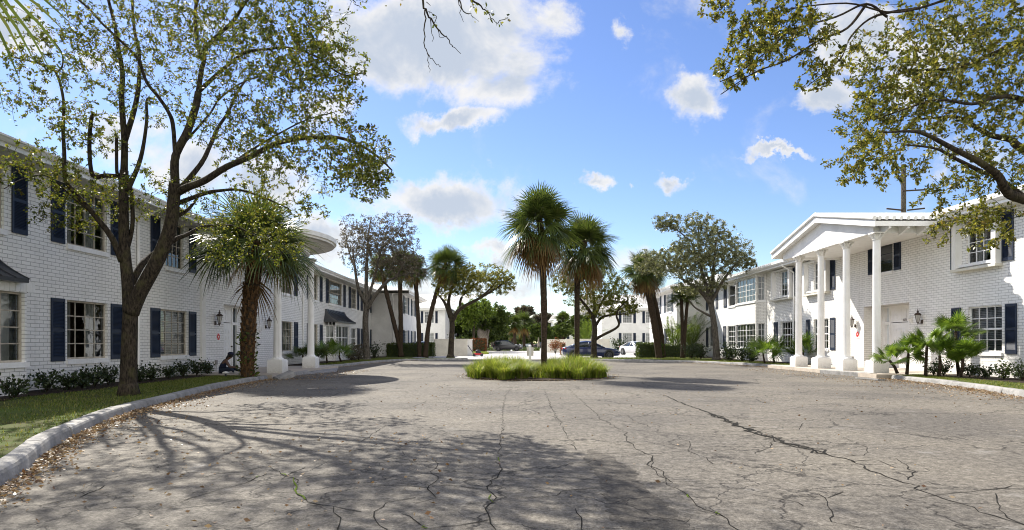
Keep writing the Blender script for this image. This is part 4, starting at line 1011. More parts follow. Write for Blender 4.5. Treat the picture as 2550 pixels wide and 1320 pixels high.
T.limb([(10.9, 8.7, 2.3), (10.3, 8.2, 4.4)] + L3([(2750, 160), (2550, 108), (2480, 131), (2380, 170), (2250, 180), (2180, 230)], RY, 0, .5), .07, 1.6 * sc, 8)
T.limb([(10.9, 8.7, 2.3), (10.2, 7.9, 5.6)] + L3([(2620, -120), (2400, -20), (2290, 20), (2209, 30), (2107, 8), (1954, 25), (1860, 60)], RY, -.6, -1), .026, 1.0 * sc, 7)
T.limb(L3([(2209, 42), (2158, 10), (2082, 42), (1971, 76), (1912, 127), (1844, 178), (1793, 204)], RY, -.7, -1.1), 3 * sc, 1 * sc, 7)
T.limb(L3([(2158, 10), (2110, 70), (2040, 100), (1960, 150), (1880, 180), (1795, 235)], RY, -.7, -1.3), 3.5 * sc, 1 * sc, 6)
T.limb(L3([(2290, 20), (2180, 40), (2120, 90), (2090, 150), (2010, 215)], RY, -.6, -1.1), 3.5 * sc, 1 * sc, 6)
tips = []
for n, cx, cy, rx, ry, dz, dp in ((105, 1935, 70, 125, 75, -1, .6), (42, 1850, 160, 70, 60, -1.1, .5), (20, 1790, 15, 60, 25, -1, .4), (24, 2060, 140, 70, 60, -1, .5), (150, 2270, 170, 160, 110, 0, .9), (150, 2460, 130, 120, 140, 0, 1.0), (80, 2200, 290, 110, 80, 0, .8), (80, 2400, 300, 160, 90, .2, .9),
        (40, 2150, 400, 80, 60, -.4, .6), (16, 2230, 430, 110, 40, -.3, .6), (45, 2440, 430, 110, 60, 0, .7), (26, 2470, 570, 60, 60, .2, .5), (20, 2410, 540, 60, 40, .1, .5), (40, 2330, 50, 170, 50, -.4, .8), (70, 2600, 260, 90, 200, 0, 1.0), (12, 2030, 200, 40, 30, -1, .3), (6, 2320, 500, 40, 40, -.2, .4), (9, 2330, 580, 25, 35, .2, .3)):
    tips.append(ellip(T.r, int(n * (2.5 if cx > 2150 else 2.4)), cx, cy, rx * 1.05, ry * 1.05, RY + dz, dp))
T.grow(np.vstack(tips), 19, .054, .009, .28, tail=.75)
T.done(.25)

# bare twigs hanging in from above the camera
T = Tree('overhanging_tree', 'tree behind the camera whose bare twigs hang into the top of the sky', (-5.2, -4.5, .12), BARK, OAKL, 13)
T.limb([(-5.2, -4.5, 0), (-5.0, -4.2, 1.6), (-4.6, -3.6, 3.0)], .24, .17, 12)
T.limb([(-4.6, -3.6, 3.0), (-3.2, -.8, 5.4), (-1.6, 2.8, 6.2), (-.9, 5.4, 5.4), (-.75, 5.5, 4.75)], .14, .016, 8)
T.limb([(-1.6, 2.8, 6.2), (-.8, 4.6, 5.8), at(1180, -60, 5.5), at(1160, -20, 5.5)], .05, .012, 7)
for c, r0 in (([(1040, -50), (1052, 0), (1058, 25), (1072, 48), (1088, 70), (1105, 88), (1112, 94), (1125, 113), (1130, 118), (1148, 134)], .012), ([(1058, 25), (1058, 60), (1058, 105), (1064, 133), (1078, 150), (1092, 166), (1098, 164)], .007), ([(1072, 48), (1074, 75), (1076, 104)], .005),
        ([(1064, 133), (1068, 160), (1070, 180)], .004), ([(1090, 72), (1095, 90), (1106, 94)], .004), ([(1150, -30), (1142, 0), (1146, 25), (1154, 55)], .006), ([(1144, 0), (1155, 28), (1172, 36), (1185, 48)], .007), ([(1160, -20), (1178, 0), (1198, 16), (1212, 29), (1228, 48), (1241, 61)], .011), ([(1240, 58), (1258, 46), (1272, 52)], .004), ([(1212, 29), (1232, 36)], .003), ([(1168, -10), (1175, 8), (1180, 20)], .004), ([(870, -40), (880, 0), (890, 14), (902, 18)], .006), ([(1062, 5), (1072, 14)], .004), ([(1080, 62), (1086, 40), (1072, 31), (1064, 30)], .004)):
    T.limb(L3(c, 5.5), r0, .002, 5, 3, wob=.006)
nd = np.array(T.nodes[-60:]); k = T.r.integers(0, len(nd), 70)
T.LP.append(nd[k] + T.r.normal(0, .012, (70, 3))); T.LD.append(T.r.normal(size=(70, 3)) + [0, 0, -.4]); T.LS.append(.05 * T.r.uniform(.4, 1.2, 70))
T.done()
# ================================================================== palms
def fan_leaf(r, o, d, pet, rad, nb=26, sweep=115, droop=.35, costa=.35, bw=.016):
    "petiole from o along d, then a costapalmate fan; returns verts, quads"
    d = unit(d); side = unit(np.cross(d, [0, 0, 1.]) + 1e-6); up = np.cross(side, d)
    V = []; F = []
    c = o + d * pet - np.array([0, 0, .10 * pet * (1 - d[2])])
    dn = unit(d + np.array([0, 0, -.25 * droop])); up2 = unit(np.cross(side, dn))
    # petiole
    i = len(V); w = .013
    for p, q in ((o, w * 1.4), (o + d * pet * .5 + up * .03 * pet, w), (c, w * .8)):
        V += [p - side * q, p + side * q]
    F += [(i, i + 1, i + 3, i + 2), (i + 2, i + 3, i + 5, i + 4)]
    tw = r.normal(0, .5)
    side, up2 = side * math.cos(tw) + up2 * math.sin(tw), up2 * math.cos(tw) - side * math.sin(tw)
    for k in range(nb):
        u = (k + .5) / nb * 2 - 1; th = R(sweep) * u
        L = rad * (1 - .30 * abs(u) ** 1.5) * r.uniform(.88, 1.08)
        root = c + dn * costa * rad * (1 - abs(u)) * .45
        bd = unit(dn * math.cos(th) + side * math.sin(th) + up2 * (.18 - .30 * abs(u)))
        bs = unit(np.cross(bd, up2)); dr = droop * r.uniform(.6, 1.4)
        i = len(V)
        for t, wd in ((0.0, .35), (.35, 1.0), (.7, .75), (1.0, .06)):
            p = root + bd * L * t + np.array([0, 0, -1.]) * dr * L * t ** 2.4
            V += [p - bs * bw * wd, p + bs * bw * wd]
        F += [(i + 2 * q, i + 2 * q + 1, i + 2 * q + 3, i + 2 * q + 2) for q in range(3)]
    return V, F
def add(acc, vf):
    i = len(acc[0]); acc[0].extend(vf[0]); acc[1].extend([tuple(i + k for k in f) for f in vf[1]])
def sabal(name, label, P, r0, r1, crown, seed, group, boots=False, nleaf=34, dead=8, nb=26, cat='palm tree', low=-.75, bw=.016, dm=1.0):
    r = np.random.default_rng(seed); t = thing(name, label, cat, P[0], group)
    m = MB(); m.smooth = True
    pts = crom(P, 12) if len(P) > 2 else [np.array(P[0], float) + (np.array(P[-1], float) - np.array(P[0], float)) * k / 24 for k in range(25)]
    n = len(pts); rad = [r0 * 1.25 if i == 0 else r0 + (r1 - r0) * i / n + r0 * .05 * r.normal() for i in range(n)]
    m.tube(pts, rad, 12)
    tr = m.build('trunk', PBARK, t)
    if boots:
        b = MB(); H = pts[-1][2] - pts[0][2]
        for k in range(int(H / .021)):
            f = (k + .5) / (H / .021); q = f * (n - 1); i = min(int(q), n - 2); p = pts[i] * (1 - q + i) + pts[i + 1] * (q - i)
            th = k * 2.399; dd = np.array([math.cos(th), math.sin(th), 0]); ss = np.array([-dd[1], dd[0], 0]); rr = (r0 + (r1 - r0) * f) * .93
            w = r.uniform(.05, .075); h = r.uniform(.12, .24); o = r.uniform(.03, .09)
            a = p + dd * rr
            b.hexa([a - ss * w - [0, 0, .07], a + ss * w - [0, 0, .07], a + ss * w * .9 - dd * .05, a - ss * w * .9 - dd * .05,
                    a - ss * w * .55 + dd * o + [0, 0, h], a + ss * w * .55 + dd * o + [0, 0, h], a + ss * w * .5 + dd * (o - .04) + [0, 0, h], a - ss * w * .5 + dd * (o - .04) + [0, 0, h]])
        b.build('boots', BOOT, t)
    g, dd_ = ([], []), ([], []); top = pts[-1]
    for k in range(nleaf + dead):
        live = k < nleaf; f = (k + .5) / nleaf
        z = (1 - f * (1 - low)) if live else r.uniform(-1.0, low + .1)
        z = max(-.97, min(.97, z + r.normal(0, .07))); th = k * 2.399 + r.normal(0, .2)
        d = np.array([math.cos(th) * math.sqrt(1 - z * z), math.sin(th) * math.sqrt(1 - z * z), z])
        pet = crown * r.uniform(.30, .48) * (1 - .35 * max(0, z)); rad_ = crown * r.uniform(.46, .60) * (1 if live else .85)
        vf = fan_leaf(r, top + d * .05 + np.array([0, 0, -.25 * (1 - z) * .5]), d, pet, rad_, nb, 112, dm * (.16 + .30 * max(0, .5 - z)), bw=bw)
        add(g if live else dd_, vf)
    for k in range(8):
        z = r.uniform(.05, .95); th = k * 2.399; d = np.array([math.cos(th) * math.sqrt(1 - z * z), math.sin(th) * math.sqrt(1 - z * z), z])
        add(g, fan_leaf(r, top + np.array([0, 0, -.1]), d, crown * r.uniform(.08, .2), crown * r.uniform(.42, .55), nb, 95, .2, bw=bw))
    arr_mesh('crown', g[0], g[1], PALML, t)
    if dead: arr_mesh('dead_fronds', dd_[0], dd_[1], DEADL, t)
    return t
PG = 'cabbage palms around the court'
sabal('cabbage_palm', 'tall cabbage palm rising from the grass island, nearer and taller of the two', [at(1354, 936, 24), at(1355, 800, 24), at(1353, 700, 24), at(1349, 590, 24), at(1342, 545, 24)], .115, .13, 1.72, 21, PG, nleaf=50, dead=22, low=-.66, nb=28, bw=.021, dm=1.25)
sabal('cabbage_palm', 'shorter cabbage palm rising from the back of the grass island', [at(1437, 932, 26), at(1437, 800, 26), at(1438, 700, 26), at(1447, 640, 26), at(1455, 600, 26)], .10, .14, 1.6, 22, PG, nleaf=50, dead=24, low=-.66, nb=28, bw=.021, dm=1.25)
b = at(616, 943, 21.3)
pt = sabal('cabbage_palm', 'stout cabbage palm with rough leaf boots before the left door', [b, at(617, 850, 21.3), at(624, 740, 21.3), at(632, 680, 21.3), at(640, 600, 21.3)], .205, .25, 2.3, 23, PG, boots=True, nleaf=56, dead=3, low=-.38, nb=30, bw=.022, dm=1.5)
v = np.random.default_rng(5); n = 150; th = v.uniform(0, 6.28, n); z = v.uniform(.1, 1.5, n) ** 1.2
P = b + np.stack([np.cos(th) * .27, np.sin(th) * .27, z], 1); V, F = leaf_cards(P, v.normal(size=(n, 3)) + np.stack([np.cos(th), np.sin(th), th * 0], 1), v.uniform(.08, .2, n), v.uniform(.02, .05, n), 3); arr_mesh('climbing_vine', V, F, HEDL, pt)
for lab, P, r0, cr, sd, nl in (('cabbage palm leaning far left in front of the left wing, crossing another trunk', [(1001, 888), (985, 820), (965, 740), (953, 690), (948, 660)], .19, 1.55, 24, 26),
        ('upright cabbage palm in front of the left wing corner', [(998, 890), (998, 800), (996, 700), (994, 650)], .2, 1.6, 25, 28),
        ('cabbage palm with thin dark trunk beside the clipped left hedge', [(1045, 889), (1043, 820), (1038, 740), (1034, 690), (1030, 665)], .19, 1.5, 26, 28),
        ('cabbage palm leaning right near the cream enclosure wall', [(1059, 890), (1066, 820), (1078, 760), (1096, 700), (1112, 655)], .2, 2.0, 27, 34)):
    sabal('cabbage_palm', lab, [at(x, y, 52) for x, y in P], r0, r0 * .9, cr, sd, PG, nleaf=nl + 14, dead=8, nb=22, bw=.03)
for lab, P, Y, r0, cr, sd in (('thick leaning cabbage palm on the right lawn beside the trimmed hedge', [(1642, 892), (1632, 820), (1617, 740), (1606, 690), (1600, 665)], 47, .27, 1.85, 28), ('slimmer cabbage palm leaning close behind the thick one on the right lawn', [(1652, 889), (1645, 820), (1630, 750), (1622, 700), (1618, 672)], 49, .2, 1.7, 29)):
    sabal('cabbage_palm', lab, [at(x, y, Y) for x, y in P], r0, r0 * .85, cr, sd, PG, nleaf=46, dead=14, nb=22, bw=.028)
for lab, P, sd in (('young palm with slim straight trunk in front of the right wing', [(1699, 891), (1699, 820), (1697, 750), (1696, 735)], 30), ('young palm with slim trunk leaning right in front of the right wing', [(1702, 891), (1706, 820), (1712, 750), (1716, 735)], 31)):
    sabal('young_palm', lab, [at(x, y, 46.5) for x, y in P], .13, .12, 1.2, sd, 'young palms on the right lawn', nleaf=20, dead=0, nb=18, bw=.024, low=-.4)
sabal('cabbage_palm', 'palm outside the frame whose drooping frond shows in the top left corner', [(-5.2, 3.6, .1), (-5.1, 3.8, 2.5), (-4.75, 4.3, 5.0)], .2, .18, 1.5, 33, PG, nleaf=30, dead=0, low=-.7)
for lab, P, Y, cr, sd in (('distant palm on the far grass island with a dark skirt', [(1283, 862), (1281, 830), (1278, 802)], 120, 2.3, 34), ('distant palm with a full round head behind the far island', [(1305, 862), (1305, 830), (1306, 800)], 125, 2.9, 35), ('tall distant palm with compact head behind the twin island palms', [(1402, 860), (1402, 830), (1402, 792)], 118, 2.0, 36), ('slender distant palm at the back of the far island', [(1276, 861), (1277, 840), (1277, 825)], 132, 1.6, 37)):
    sabal('cabbage_palm', lab, [at(x, y, Y) for x, y in P], .3, .26, cr, sd, PG, nleaf=44, dead=8, nb=12, bw=.09)

def palmetto(label, stems, seed, group, nl=9, rad=.42, nb=22, leaf=None):
    nl += 3
    "clump of fan palms: stems = list of (base, top)"
    r = np.random.default_rng(seed); base = np.mean([s[0] for s in stems], 0); t = thing('fan_palm', label, 'fan palm', base, group)
    m = MB(); m.smooth = True; g = ([], [])
    for b0, tp in stems:
        b0 = np.array(b0, float); tp = np.array(tp, float)
        m.tube([b0, b0 * .5 + tp * .5 + r.normal(0, .03, 3), tp], [.06, .05, .045], 7)
        for k in range(nl):
            z = r.uniform(-.05, .9); th = k * 2.399 + r.uniform(0, .6)
            d = np.array([math.cos(th) * math.sqrt(1 - z * z), math.sin(th) * math.sqrt(1 - z * z), z])
            add(g, fan_leaf(r, tp, d, rad * PSC * r.uniform(.7, 1.3), rad * PSC * r.uniform(.8, 1.15), nb, 150, .08, .2, .021))
    m.build('stem', PBARK, t); arr_mesh('fronds', g[0], g[1], leaf or FANL, t)
    return t
PSC = 1.0
S2 = lambda bx, by, tx, ty, Y: (at(bx, by, Y), at(tx, ty, Y + .05))
FG = 'fan palms planted by the buildings'
palmetto('tall fan palm on one slim trunk between the lantern and the right window', [S2(2388, 936, 2380, 825, 21.5)], 41, FG, 12, .46, 26)
palmetto('short fan palm crown just under the tall one near the right window', [S2(2392, 938, 2398, 890, 20.9)], 42, FG, 11, .42, 26)
palmetto('bushy fan palm in the middle of the right bed before the white door', [S2(2305, 936, 2308, 862, 21.6), S2(2338, 937, 2340, 885, 21.4)], 43, FG, 11, .45, 26)
palmetto('low fan palm at the left end of the right bed by the portico column', [S2(2235, 930, 2215, 898, 22.4), S2(2258, 932, 2262, 880, 22.2)], 44, FG, 9, .40, 24)
palmetto('spreading fan palm behind the first right portico column', [S2(1905, 906, 1900, 880, 35), S2(1930, 907, 1925, 872, 35.5)], 45, FG, 13, .62, 22)
palmetto('fan palm between the first two right portico columns', [S2(2003, 905, 2000, 878, 34.5)], 46, FG, 14, .62, 22)
palmetto('small dark fan palm behind the second left portico column', [S2(757, 907, 754, 884, 32.5)], 47, FG, 11, .45, 20, PALML)
palmetto('wide fan palm clump below the left bay window', [S2(815, 904, 812, 882, 35), S2(850, 902, 846, 874, 37)], 48, FG, 13, .58, 20)
palmetto('dark fan palm touching the far left portico column', [S2(793, 908, 792, 885, 33.5)], 49, FG, 11, .5, 20, PALML)

def areca(label, base, h, n, seed, leaf):
    r = np.random.default_rng(seed); t = thing('areca_palm', label, 'palm', base); g = ([], []); m = MB(); m.smooth = True
    for k in range(n):
        th = k * 2.399; lean = r.uniform(.15, .9); d = np.array([math.cos(th), math.sin(th), 0]); L = h * r.uniform(.75, 1.1)
        pts = [base + d * lean * L * .75 * u ** 1.5 + np.array([0, 0, L * (u - .35 * lean * u ** 3)]) for u in np.linspace(0, 1, 9)]
        m.tube(pts, [.02 * (1 - .8 * q / 8) + .004 for q in range(9)], 5)
        for q in range(26):
            u = .3 + .7 * q / 25; i = min(int(u * 8), 7); f = u * 8 - i; p = pts[i] * (1 - f) + pts[i + 1] * f; e = unit(pts[i + 1] - pts[i]); s = unit(np.cross(e, [0, 0, 1.]))
            for sg in (-1, 1):
                dd = unit(s * sg + e * .6 + np.array([0, 0, .15])); l = .55 * (1 - abs(u - .6)) * h / 2.6; j = len(g[0]); w = .022
                g[0].extend([p, p + dd * l * .5 + e * w - [0, 0, .02], p + dd * l - [0, 0, .22 * l], p + dd * l * .5 - e * w - [0, 0, .02]]); g[1].append((j, j + 1, j + 2, j + 3))
    m.build('stems', HEDL, t); arr_mesh('fronds', g[0], g[1], leaf, t)
areca('lime green areca palm in front of the right wing', at(1678, 884, 52), 3.4, 14, 51, LIMEL)
areca('darker feathery palm in the corner between right wing and main wall', at(1722, 884, 52.4), 3.9, 16, 52, GRNL)
areca('bright feathery palm beyond the right enclosure wall', at(1463, 880, 78), 4.2, 16, 53, LIMEL)

# ================================================================== other trees
LMUL = 1.5
TMUL = 3.2
def tree2(name, label, Y, trunk, limbs, ells, bark, leaf, seed, r0, leaves, size, group=None, twig=.012, wide=.27, n=10):
    T = Tree(name, label, at(*trunk[0], Y), bark, leaf, seed, group)
    tr = [at(x, y, Y) for x, y in trunk]
    T.limb(tr, r0, r0 * .72, n); T.mb.tube([tr[0] - [0, 0, .08], tr[0] + (tr[1] - tr[0]) * .2], [r0 * 1.5, r0 * .98], n)
    for l, a, b, d in limbs: T.limb([at(x, y, Y + d * i / (len(l) - 1)) for i, (x, y) in enumerate(l)], a, b, 8)
    T.grow(np.vstack([ellip(T.r, int(q * TMUL), cx, cy, rx, ry, Y + dz, dp) for q, cx, cy, rx, ry, dz, dp in ells]), int(leaves * LMUL), size, twig, .5, nseg=6, tail=.75)
    return T.done(wide)
tree2('bare_tree', 'half bare grey tree in front of the left wing corner', 42.5, [(914, 899), (912, 860), (910, 800), (914, 755)],
      [([(914, 760), (893, 720), (884, 670), (878, 620)], .16, .05, -1), ([(914, 760), (912, 700), (914, 640), (918, 580), (925, 540)], .17, .04, .5), ([(914, 770), (935, 735), (965, 700), (985, 690), (1010, 650)], .17, .05, -.8), ([(914, 755), (925, 715), (935, 680), (950, 620), (965, 570)], .13, .04, 1), ([(884, 670), (865, 610), (860, 560)], .06, .02, -.5), ([(985, 690), (1030, 680), (1060, 690)], .05, .02, -.6), ([(950, 620), (990, 580), (1015, 545)], .06, .02, .2)],
      [(200, 935, 620, 90, 85, 0, 2.4), (120, 985, 600, 65, 75, 0, 2), (60, 890, 590, 50, 60, 0, 2), (70, 1010, 665, 60, 40, -.5, 1.6)], BARKG, BRWNL, 61, .25, 12, .10, None, .02)
tree2('oak_tree', 'dark leaning oak spreading to the right beside the cream enclosure wall', 52, [(1122, 890), (1124, 850), (1126, 810), (1122, 780)],
      [([(1122, 790), (1108, 755), (1092, 735)], .2, .06, 0), ([(1122, 785), (1117, 750), (1130, 710), (1150, 690)], .2, .06, 1), ([(1126, 800), (1145, 770), (1190, 745), (1240, 715), (1275, 690)], .22, .05, -1), ([(1145, 770), (1150, 740), (1180, 710), (1220, 690)], .14, .05, 1), ([(1190, 745), (1220, 720), (1245, 690)], .1, .04, -1)],
      [(130, 1200, 690, 85, 35, 0, 2.4), (90, 1150, 690, 50, 40, 0, 2.2), (50, 1250, 705, 40, 30, 0, 1.6), (60, 1105, 700, 30, 50, 0, 1.6), (40, 1170, 725, 60, 20, 0, 1.5)], BARK, OAKY, 62, .27, 15, .12, None, .012)
tree2('oak_tree', 'dark oak with one long low limb behind the blue sedan', 47.5, [(1479, 891), (1479, 850), (1481, 820), (1478, 795)],
      [([(1480, 800), (1465, 770), (1445, 745), (1420, 710), (1400, 690)], .17, .05, 0), ([(1478, 800), (1480, 760), (1475, 710), (1470, 670)], .16, .05, 1), ([(1482, 845), (1500, 835), (1540, 812), (1535, 785), (1545, 765), (1565, 745)], .14, .04, -1), ([(1482, 812), (1500, 790), (1535, 783), (1565, 782)], .14, .04, .8), ([(1478, 795), (1500, 750), (1525, 720), (1545, 690)], .12, .04, .5)],
      [(220, 1475, 720, 85, 58, 0, 2.6), (60, 1410, 700, 45, 35, 0, 1.6), (70, 1540, 740, 45, 45, 0, 1.8), (40, 1570, 765, 30, 22, 0, 1.2), (60, 1470, 670, 60, 25, 0, 1.8), (30, 1490, 775, 50, 20, 0, 1.2)], BARK, OAKL, 63, .25, 13, .11, None, .011)
tree2('oak_tree', 'grey leaved oak with leaning trunk before the right bay window', 42, [(1784, 896), (1783, 860), (1777, 800), (1768, 745)],
      [([(1770, 755), (1745, 725), (1715, 705), (1690, 690)], .2, .06, -.5), ([(1770, 750), (1755, 700), (1740, 650), (1720, 600)], .18, .05, .5), ([(1769, 745), (1775, 690), (1780, 630), (1785, 590)], .16, .05, 0), ([(1775, 790), (1755, 780), (1730, 765), (1715, 745)], .1, .04, -.4), ([(1770, 755), (1800, 700), (1830, 660), (1850, 640)], .14, .04, -.4), ([(1720, 600), (1680, 570), (1640, 560)], .06, .02, -.4), ([(1740, 650), (1740, 580), (1735, 540)], .07, .02, .3)],
      [(330, 1755, 640, 100, 70, 0, 2.4), (90, 1690, 650, 55, 50, -.4, 2.0), (70, 1730, 560, 75, 30, 0, 1.6), (60, 1830, 630, 45, 50, 0, 1.6), (36, 1660, 555, 40, 25, -.3, 1), (60, 1740, 715, 70, 25, 0, 1.6), (22, 1865, 660, 22, 20, 0, .8), (26, 1790, 575, 40, 25, 0, 1), (60, 1625, 655, 50, 38, -1.2, 1.0)], BARKG, GREYL, 64, .25, 16, .10, None, .009, .3)
BGG = 'trees lining the far end of the drive'
def bgt(name, label, Y, tx, ty0, ty1, r0, ells, bark, leaf, seed, leaves=26, size=.28, lean=0, multi=1):
    T = Tree(name, label, at(tx, ty0, Y), bark, leaf, seed, BGG)
    for k in range(multi):
        o = (k - (multi - 1) / 2) * 9; q = Y / FPX
        T.limb([at(tx + o * .25, ty0, Y), at(tx + o * .7 + lean * .4, (ty0 + ty1) / 2, Y + k * .3), at(tx + o * 1.8 + lean, ty1, Y + k * .6)], r0, r0 * .5, 8)
    T.grow(np.vstack([ellip(T.r, int(n * 1.9), cx, cy, rx * 1.1, ry * 1.08, Y, rx * Y / FPX * .8) for n, cx, cy, rx, ry in ells]), leaves, size, .03, .9, nseg=5, maxr=14)
    T.done(.34)
bgt('shade_tree', 'big tree with pale multiple trunks beyond the left enclosure', 88, 1203, 862, 790, .5, [(110, 1210, 785, 55, 32), (60, 1180, 800, 40, 25), (60, 1245, 800, 28, 35)], BARKP, GRNL, 71, 36, .26, 0, 4)
bgt('lime_tree', 'bright yellow green tree showing under the leaning oak limb', 80, 1180, 866, 800, .25, [(80, 1190, 770, 45, 22), (50, 1160, 790, 30, 25)], BARK, LIMEL, 72, 30, .26)
bgt('shade_tree', 'dark round tree left of the far drive', 100, 1243, 866, 820, .3, [(70, 1245, 825, 22, 28), (40, 1232, 840, 16, 18)], BARK, GRNL, 73, 32, .3)
bgt('bare_tree', 'pale bare trunked tree beside the dark van', 98, 1226, 864, 838, .22, [(30, 1236, 825, 14, 16)], BARKP, BRWNL, 74, 14, .2, 6, 2)
bgt('shade_tree', 'tall hazy grey tree behind the distant palms', 165, 1303, 866, 800, .4, [(90, 1305, 782, 26, 18), (80, 1300, 812, 40, 22)], BARK, BRWNL, 75, 34, .5)
bgt('shade_tree', 'broad hazy grey tree crown behind the nearer island palm', 170, 1355, 866, 810, .4, [(120, 1355, 798, 34, 16), (90, 1355, 822, 40, 18)], BARK, BRWNL, 76, 34, .5)
bgt('shade_tree', 'young green tree with white trunk left of the nearer island palm', 112, 1341, 863, 838, .22, [(70, 1340, 822, 20, 16), (40, 1362, 826, 12, 14)], BARKP, GRNL, 77, 30, .3)
bgt('shade_tree', 'green tree with forked dark trunk before the small far white building', 100, 1403, 852, 832, .25, [(80, 1402, 822, 24, 14)], BARK, GRNL, 78, 32, .3, 0, 2)
bgt('shade_tree', 'dark green tree behind the shorter island palm', 104, 1436, 858, 820, .3, [(90, 1438, 812, 28, 24), (40, 1415, 815, 16, 14)], BARK, GRNL, 79, 32, .32)
bgt('shade_tree', 'dark tree mass behind the left enclosure and lamps', 110, 1160, 866, 830, .35, [(60, 1165, 828, 28, 24), (40, 1190, 838, 20, 16)], BARK, GRNL, 80, 30, .35)
bgt('shade_tree', 'dark green tree left of the distant island palms', 140, 1262, 866, 825, .35, [(80, 1262, 822, 18, 26), (50, 1282, 842, 22, 14)], BARK, GRNL, 81, 32, .4)
bgt('shade_tree', 'olive tree right of the distant round headed palm', 140, 1325, 866, 830, .35, [(80, 1322, 830, 20, 20), (40, 1305, 842, 14, 12)], BARK, GRNL, 82, 32, .4)
bgt('shade_tree', 'green tree between the two island palm trunks', 118, 1378, 864, 835, .3, [(80, 1378, 830, 20, 22)], BARK, GRNL, 83, 32, .34)
bgt('shade_tree', 'dark rounded tree just right of the shorter island palm trunk', 92, 1456, 862, 830, .3, [(90, 1458, 815, 26, 28)], BARK, GRNL, 84, 32, .3)
bgt('shade_tree', 'dark tree seen through the leaning oak left of the drive', 96, 1215, 866, 830, .3, [(90, 1218, 826, 24, 24)], BARK, GRNL, 85, 32, .3)
bgt('shade_tree', 'low dark green tree behind the distant black sedan', 160, 1350, 866, 842, .3, [(90, 1350, 838, 26, 14)], BARK, GRNL, 86, 32, .45)
bgt('shade_tree', 'low dark green tree right of the distant van', 150, 1290, 866, 842, .3, [(90, 1290, 838, 26, 14)], BARK, GRNL, 87, 32, .45)
bgt('shade_tree', 'tall dark tree behind the leaning palm and enclosure', 94, 1140, 866, 820, .3, [(80, 1145, 812, 22, 30)], BARK, GRNL, 88, 32, .3)
V = []; r = np.random.default_rng(90)
n = 9000; x = r.uniform(-75, 80, n); n = len(x)
P = np.stack([x, r.uniform(196, 215, n), r.random(n) ** .8 * (5.6 + 1.8 * np.sin(x * .21) + 1.2 * np.sin(x * .53 + 1))], 1)
V, F = leaf_cards(P, r.normal(size=(n, 3)), r.uniform(.5, 1.1, n), r.uniform(.25, .5, n), 4); props(arr_mesh('far_woods', V, F, GRNL), 'dark line of trees closing the far end of the drive', 'woods', None, 'stuff')

# ================================================================== shrubs, hedges, grass
def shrub(name, label, base, rx, ry, h, n, size, leaf, seed, group, stems=6, lift=.12, wide=.3):
    r = np.random.default_rng(seed); t = thing(name, label, 'shrub', base, group); m = MB(); P = []; D = []
    for k in range(stems):
        th = k * 2.399; q = r.uniform(.3, .95); tip = base + np.array([rx * q * math.cos(th), ry * q * math.sin(th), h * r.uniform(.6, 1.05)])
        mid = base * .5 + tip * .5 + np.array([0, 0, h * .08]); m.tube([base, mid, tip], [.012, .009, .005], 4)
        c = n // stems; u = r.uniform(lift * 2, 1.03, c)[:, None]; pa = base * (1 - u) + tip * u
        P.append(pa + r.normal(0, .10 * h + .03, (c, 3)) * np.array([1, 1, .7])); D.append(unit(tip - base) * .5 + r.normal(0, .8, (c, 3)) + [0, 0, .2])
    P = np.vstack(P); D = np.vstack(D); P[:, 2] = np.maximum(P[:, 2], base[2] + .03); L = size * r.uniform(.6, 1.3, len(P))
    m.build('stems', BARK, t); V, F = leaf_cards(P, D, L, L * wide, seed); arr_mesh('foliage', V, F, leaf, t)
    return t
SG = 'low dark shrubs in the beds along the walls'
for k, (px, py, s, lab) in enumerate(((38, 994, 1.0, 'dark shrub under the left bay window at the frame edge'), (116, 984, 1.0, 'rounded dark shrub below the leftmost full shutter'), (172, 975, .85, 'small dark shrub under the left part of the wide window'), (204, 972, 1.0, 'dark shrub under the centre of the wide left window'), (236, 968, 1.0, 'dark shrub under the right end of the wide left window'), (270, 964, 1.15, 'taller dark shrub just left of the oak trunk'),
        (347, 958, .8, 'small dark shrub just right of the oak trunk'), (376, 955, 1.05, 'dark shrub below the shutter right of the oak'), (420, 950, .75, 'low dark shrub below the second left window'), (456, 946, 1.15, 'full dark shrub right of the second left window'), (490, 943, 1.1, 'dark shrub next to the fluted pilaster'), (516, 940, .9, 'last dark shrub beside the seated person'))):
    Y = LA(px) - 1.1 if px > 60 else 13.0; g = at(px, py, Y); g[2] = GZ + .01
    shrub('shrub', lab, g, .33 * s, .33 * s, .48 * s, 340, .085, SHRL, 100 + k, SG, 8)
for k, (px, Y, s, lab) in enumerate(((2415, 21.2, .8, 'small shrub under the sunlit right window sill'), (2452, 20.6, .75, 'low sparse shrub right of the fan palms'), (2500, 19.8, .95, 'yellow green shrub below the right shutter'), (2545, 19.2, .9, 'shrub at the right frame edge'), (2350, 22.0, .9, 'shrub tucked behind the bushy fan palm'), (2325, 22.4, .8, 'shrub against the right wall beside the door'))):
    g = at(px, 930, Y); g[2] = GZ + .01; shrub('shrub', lab, g, .34 * s, .34 * s, .58 * s, 300, .085, HEDL if k in (2,) else SHRL, 120 + k, SG, 7)
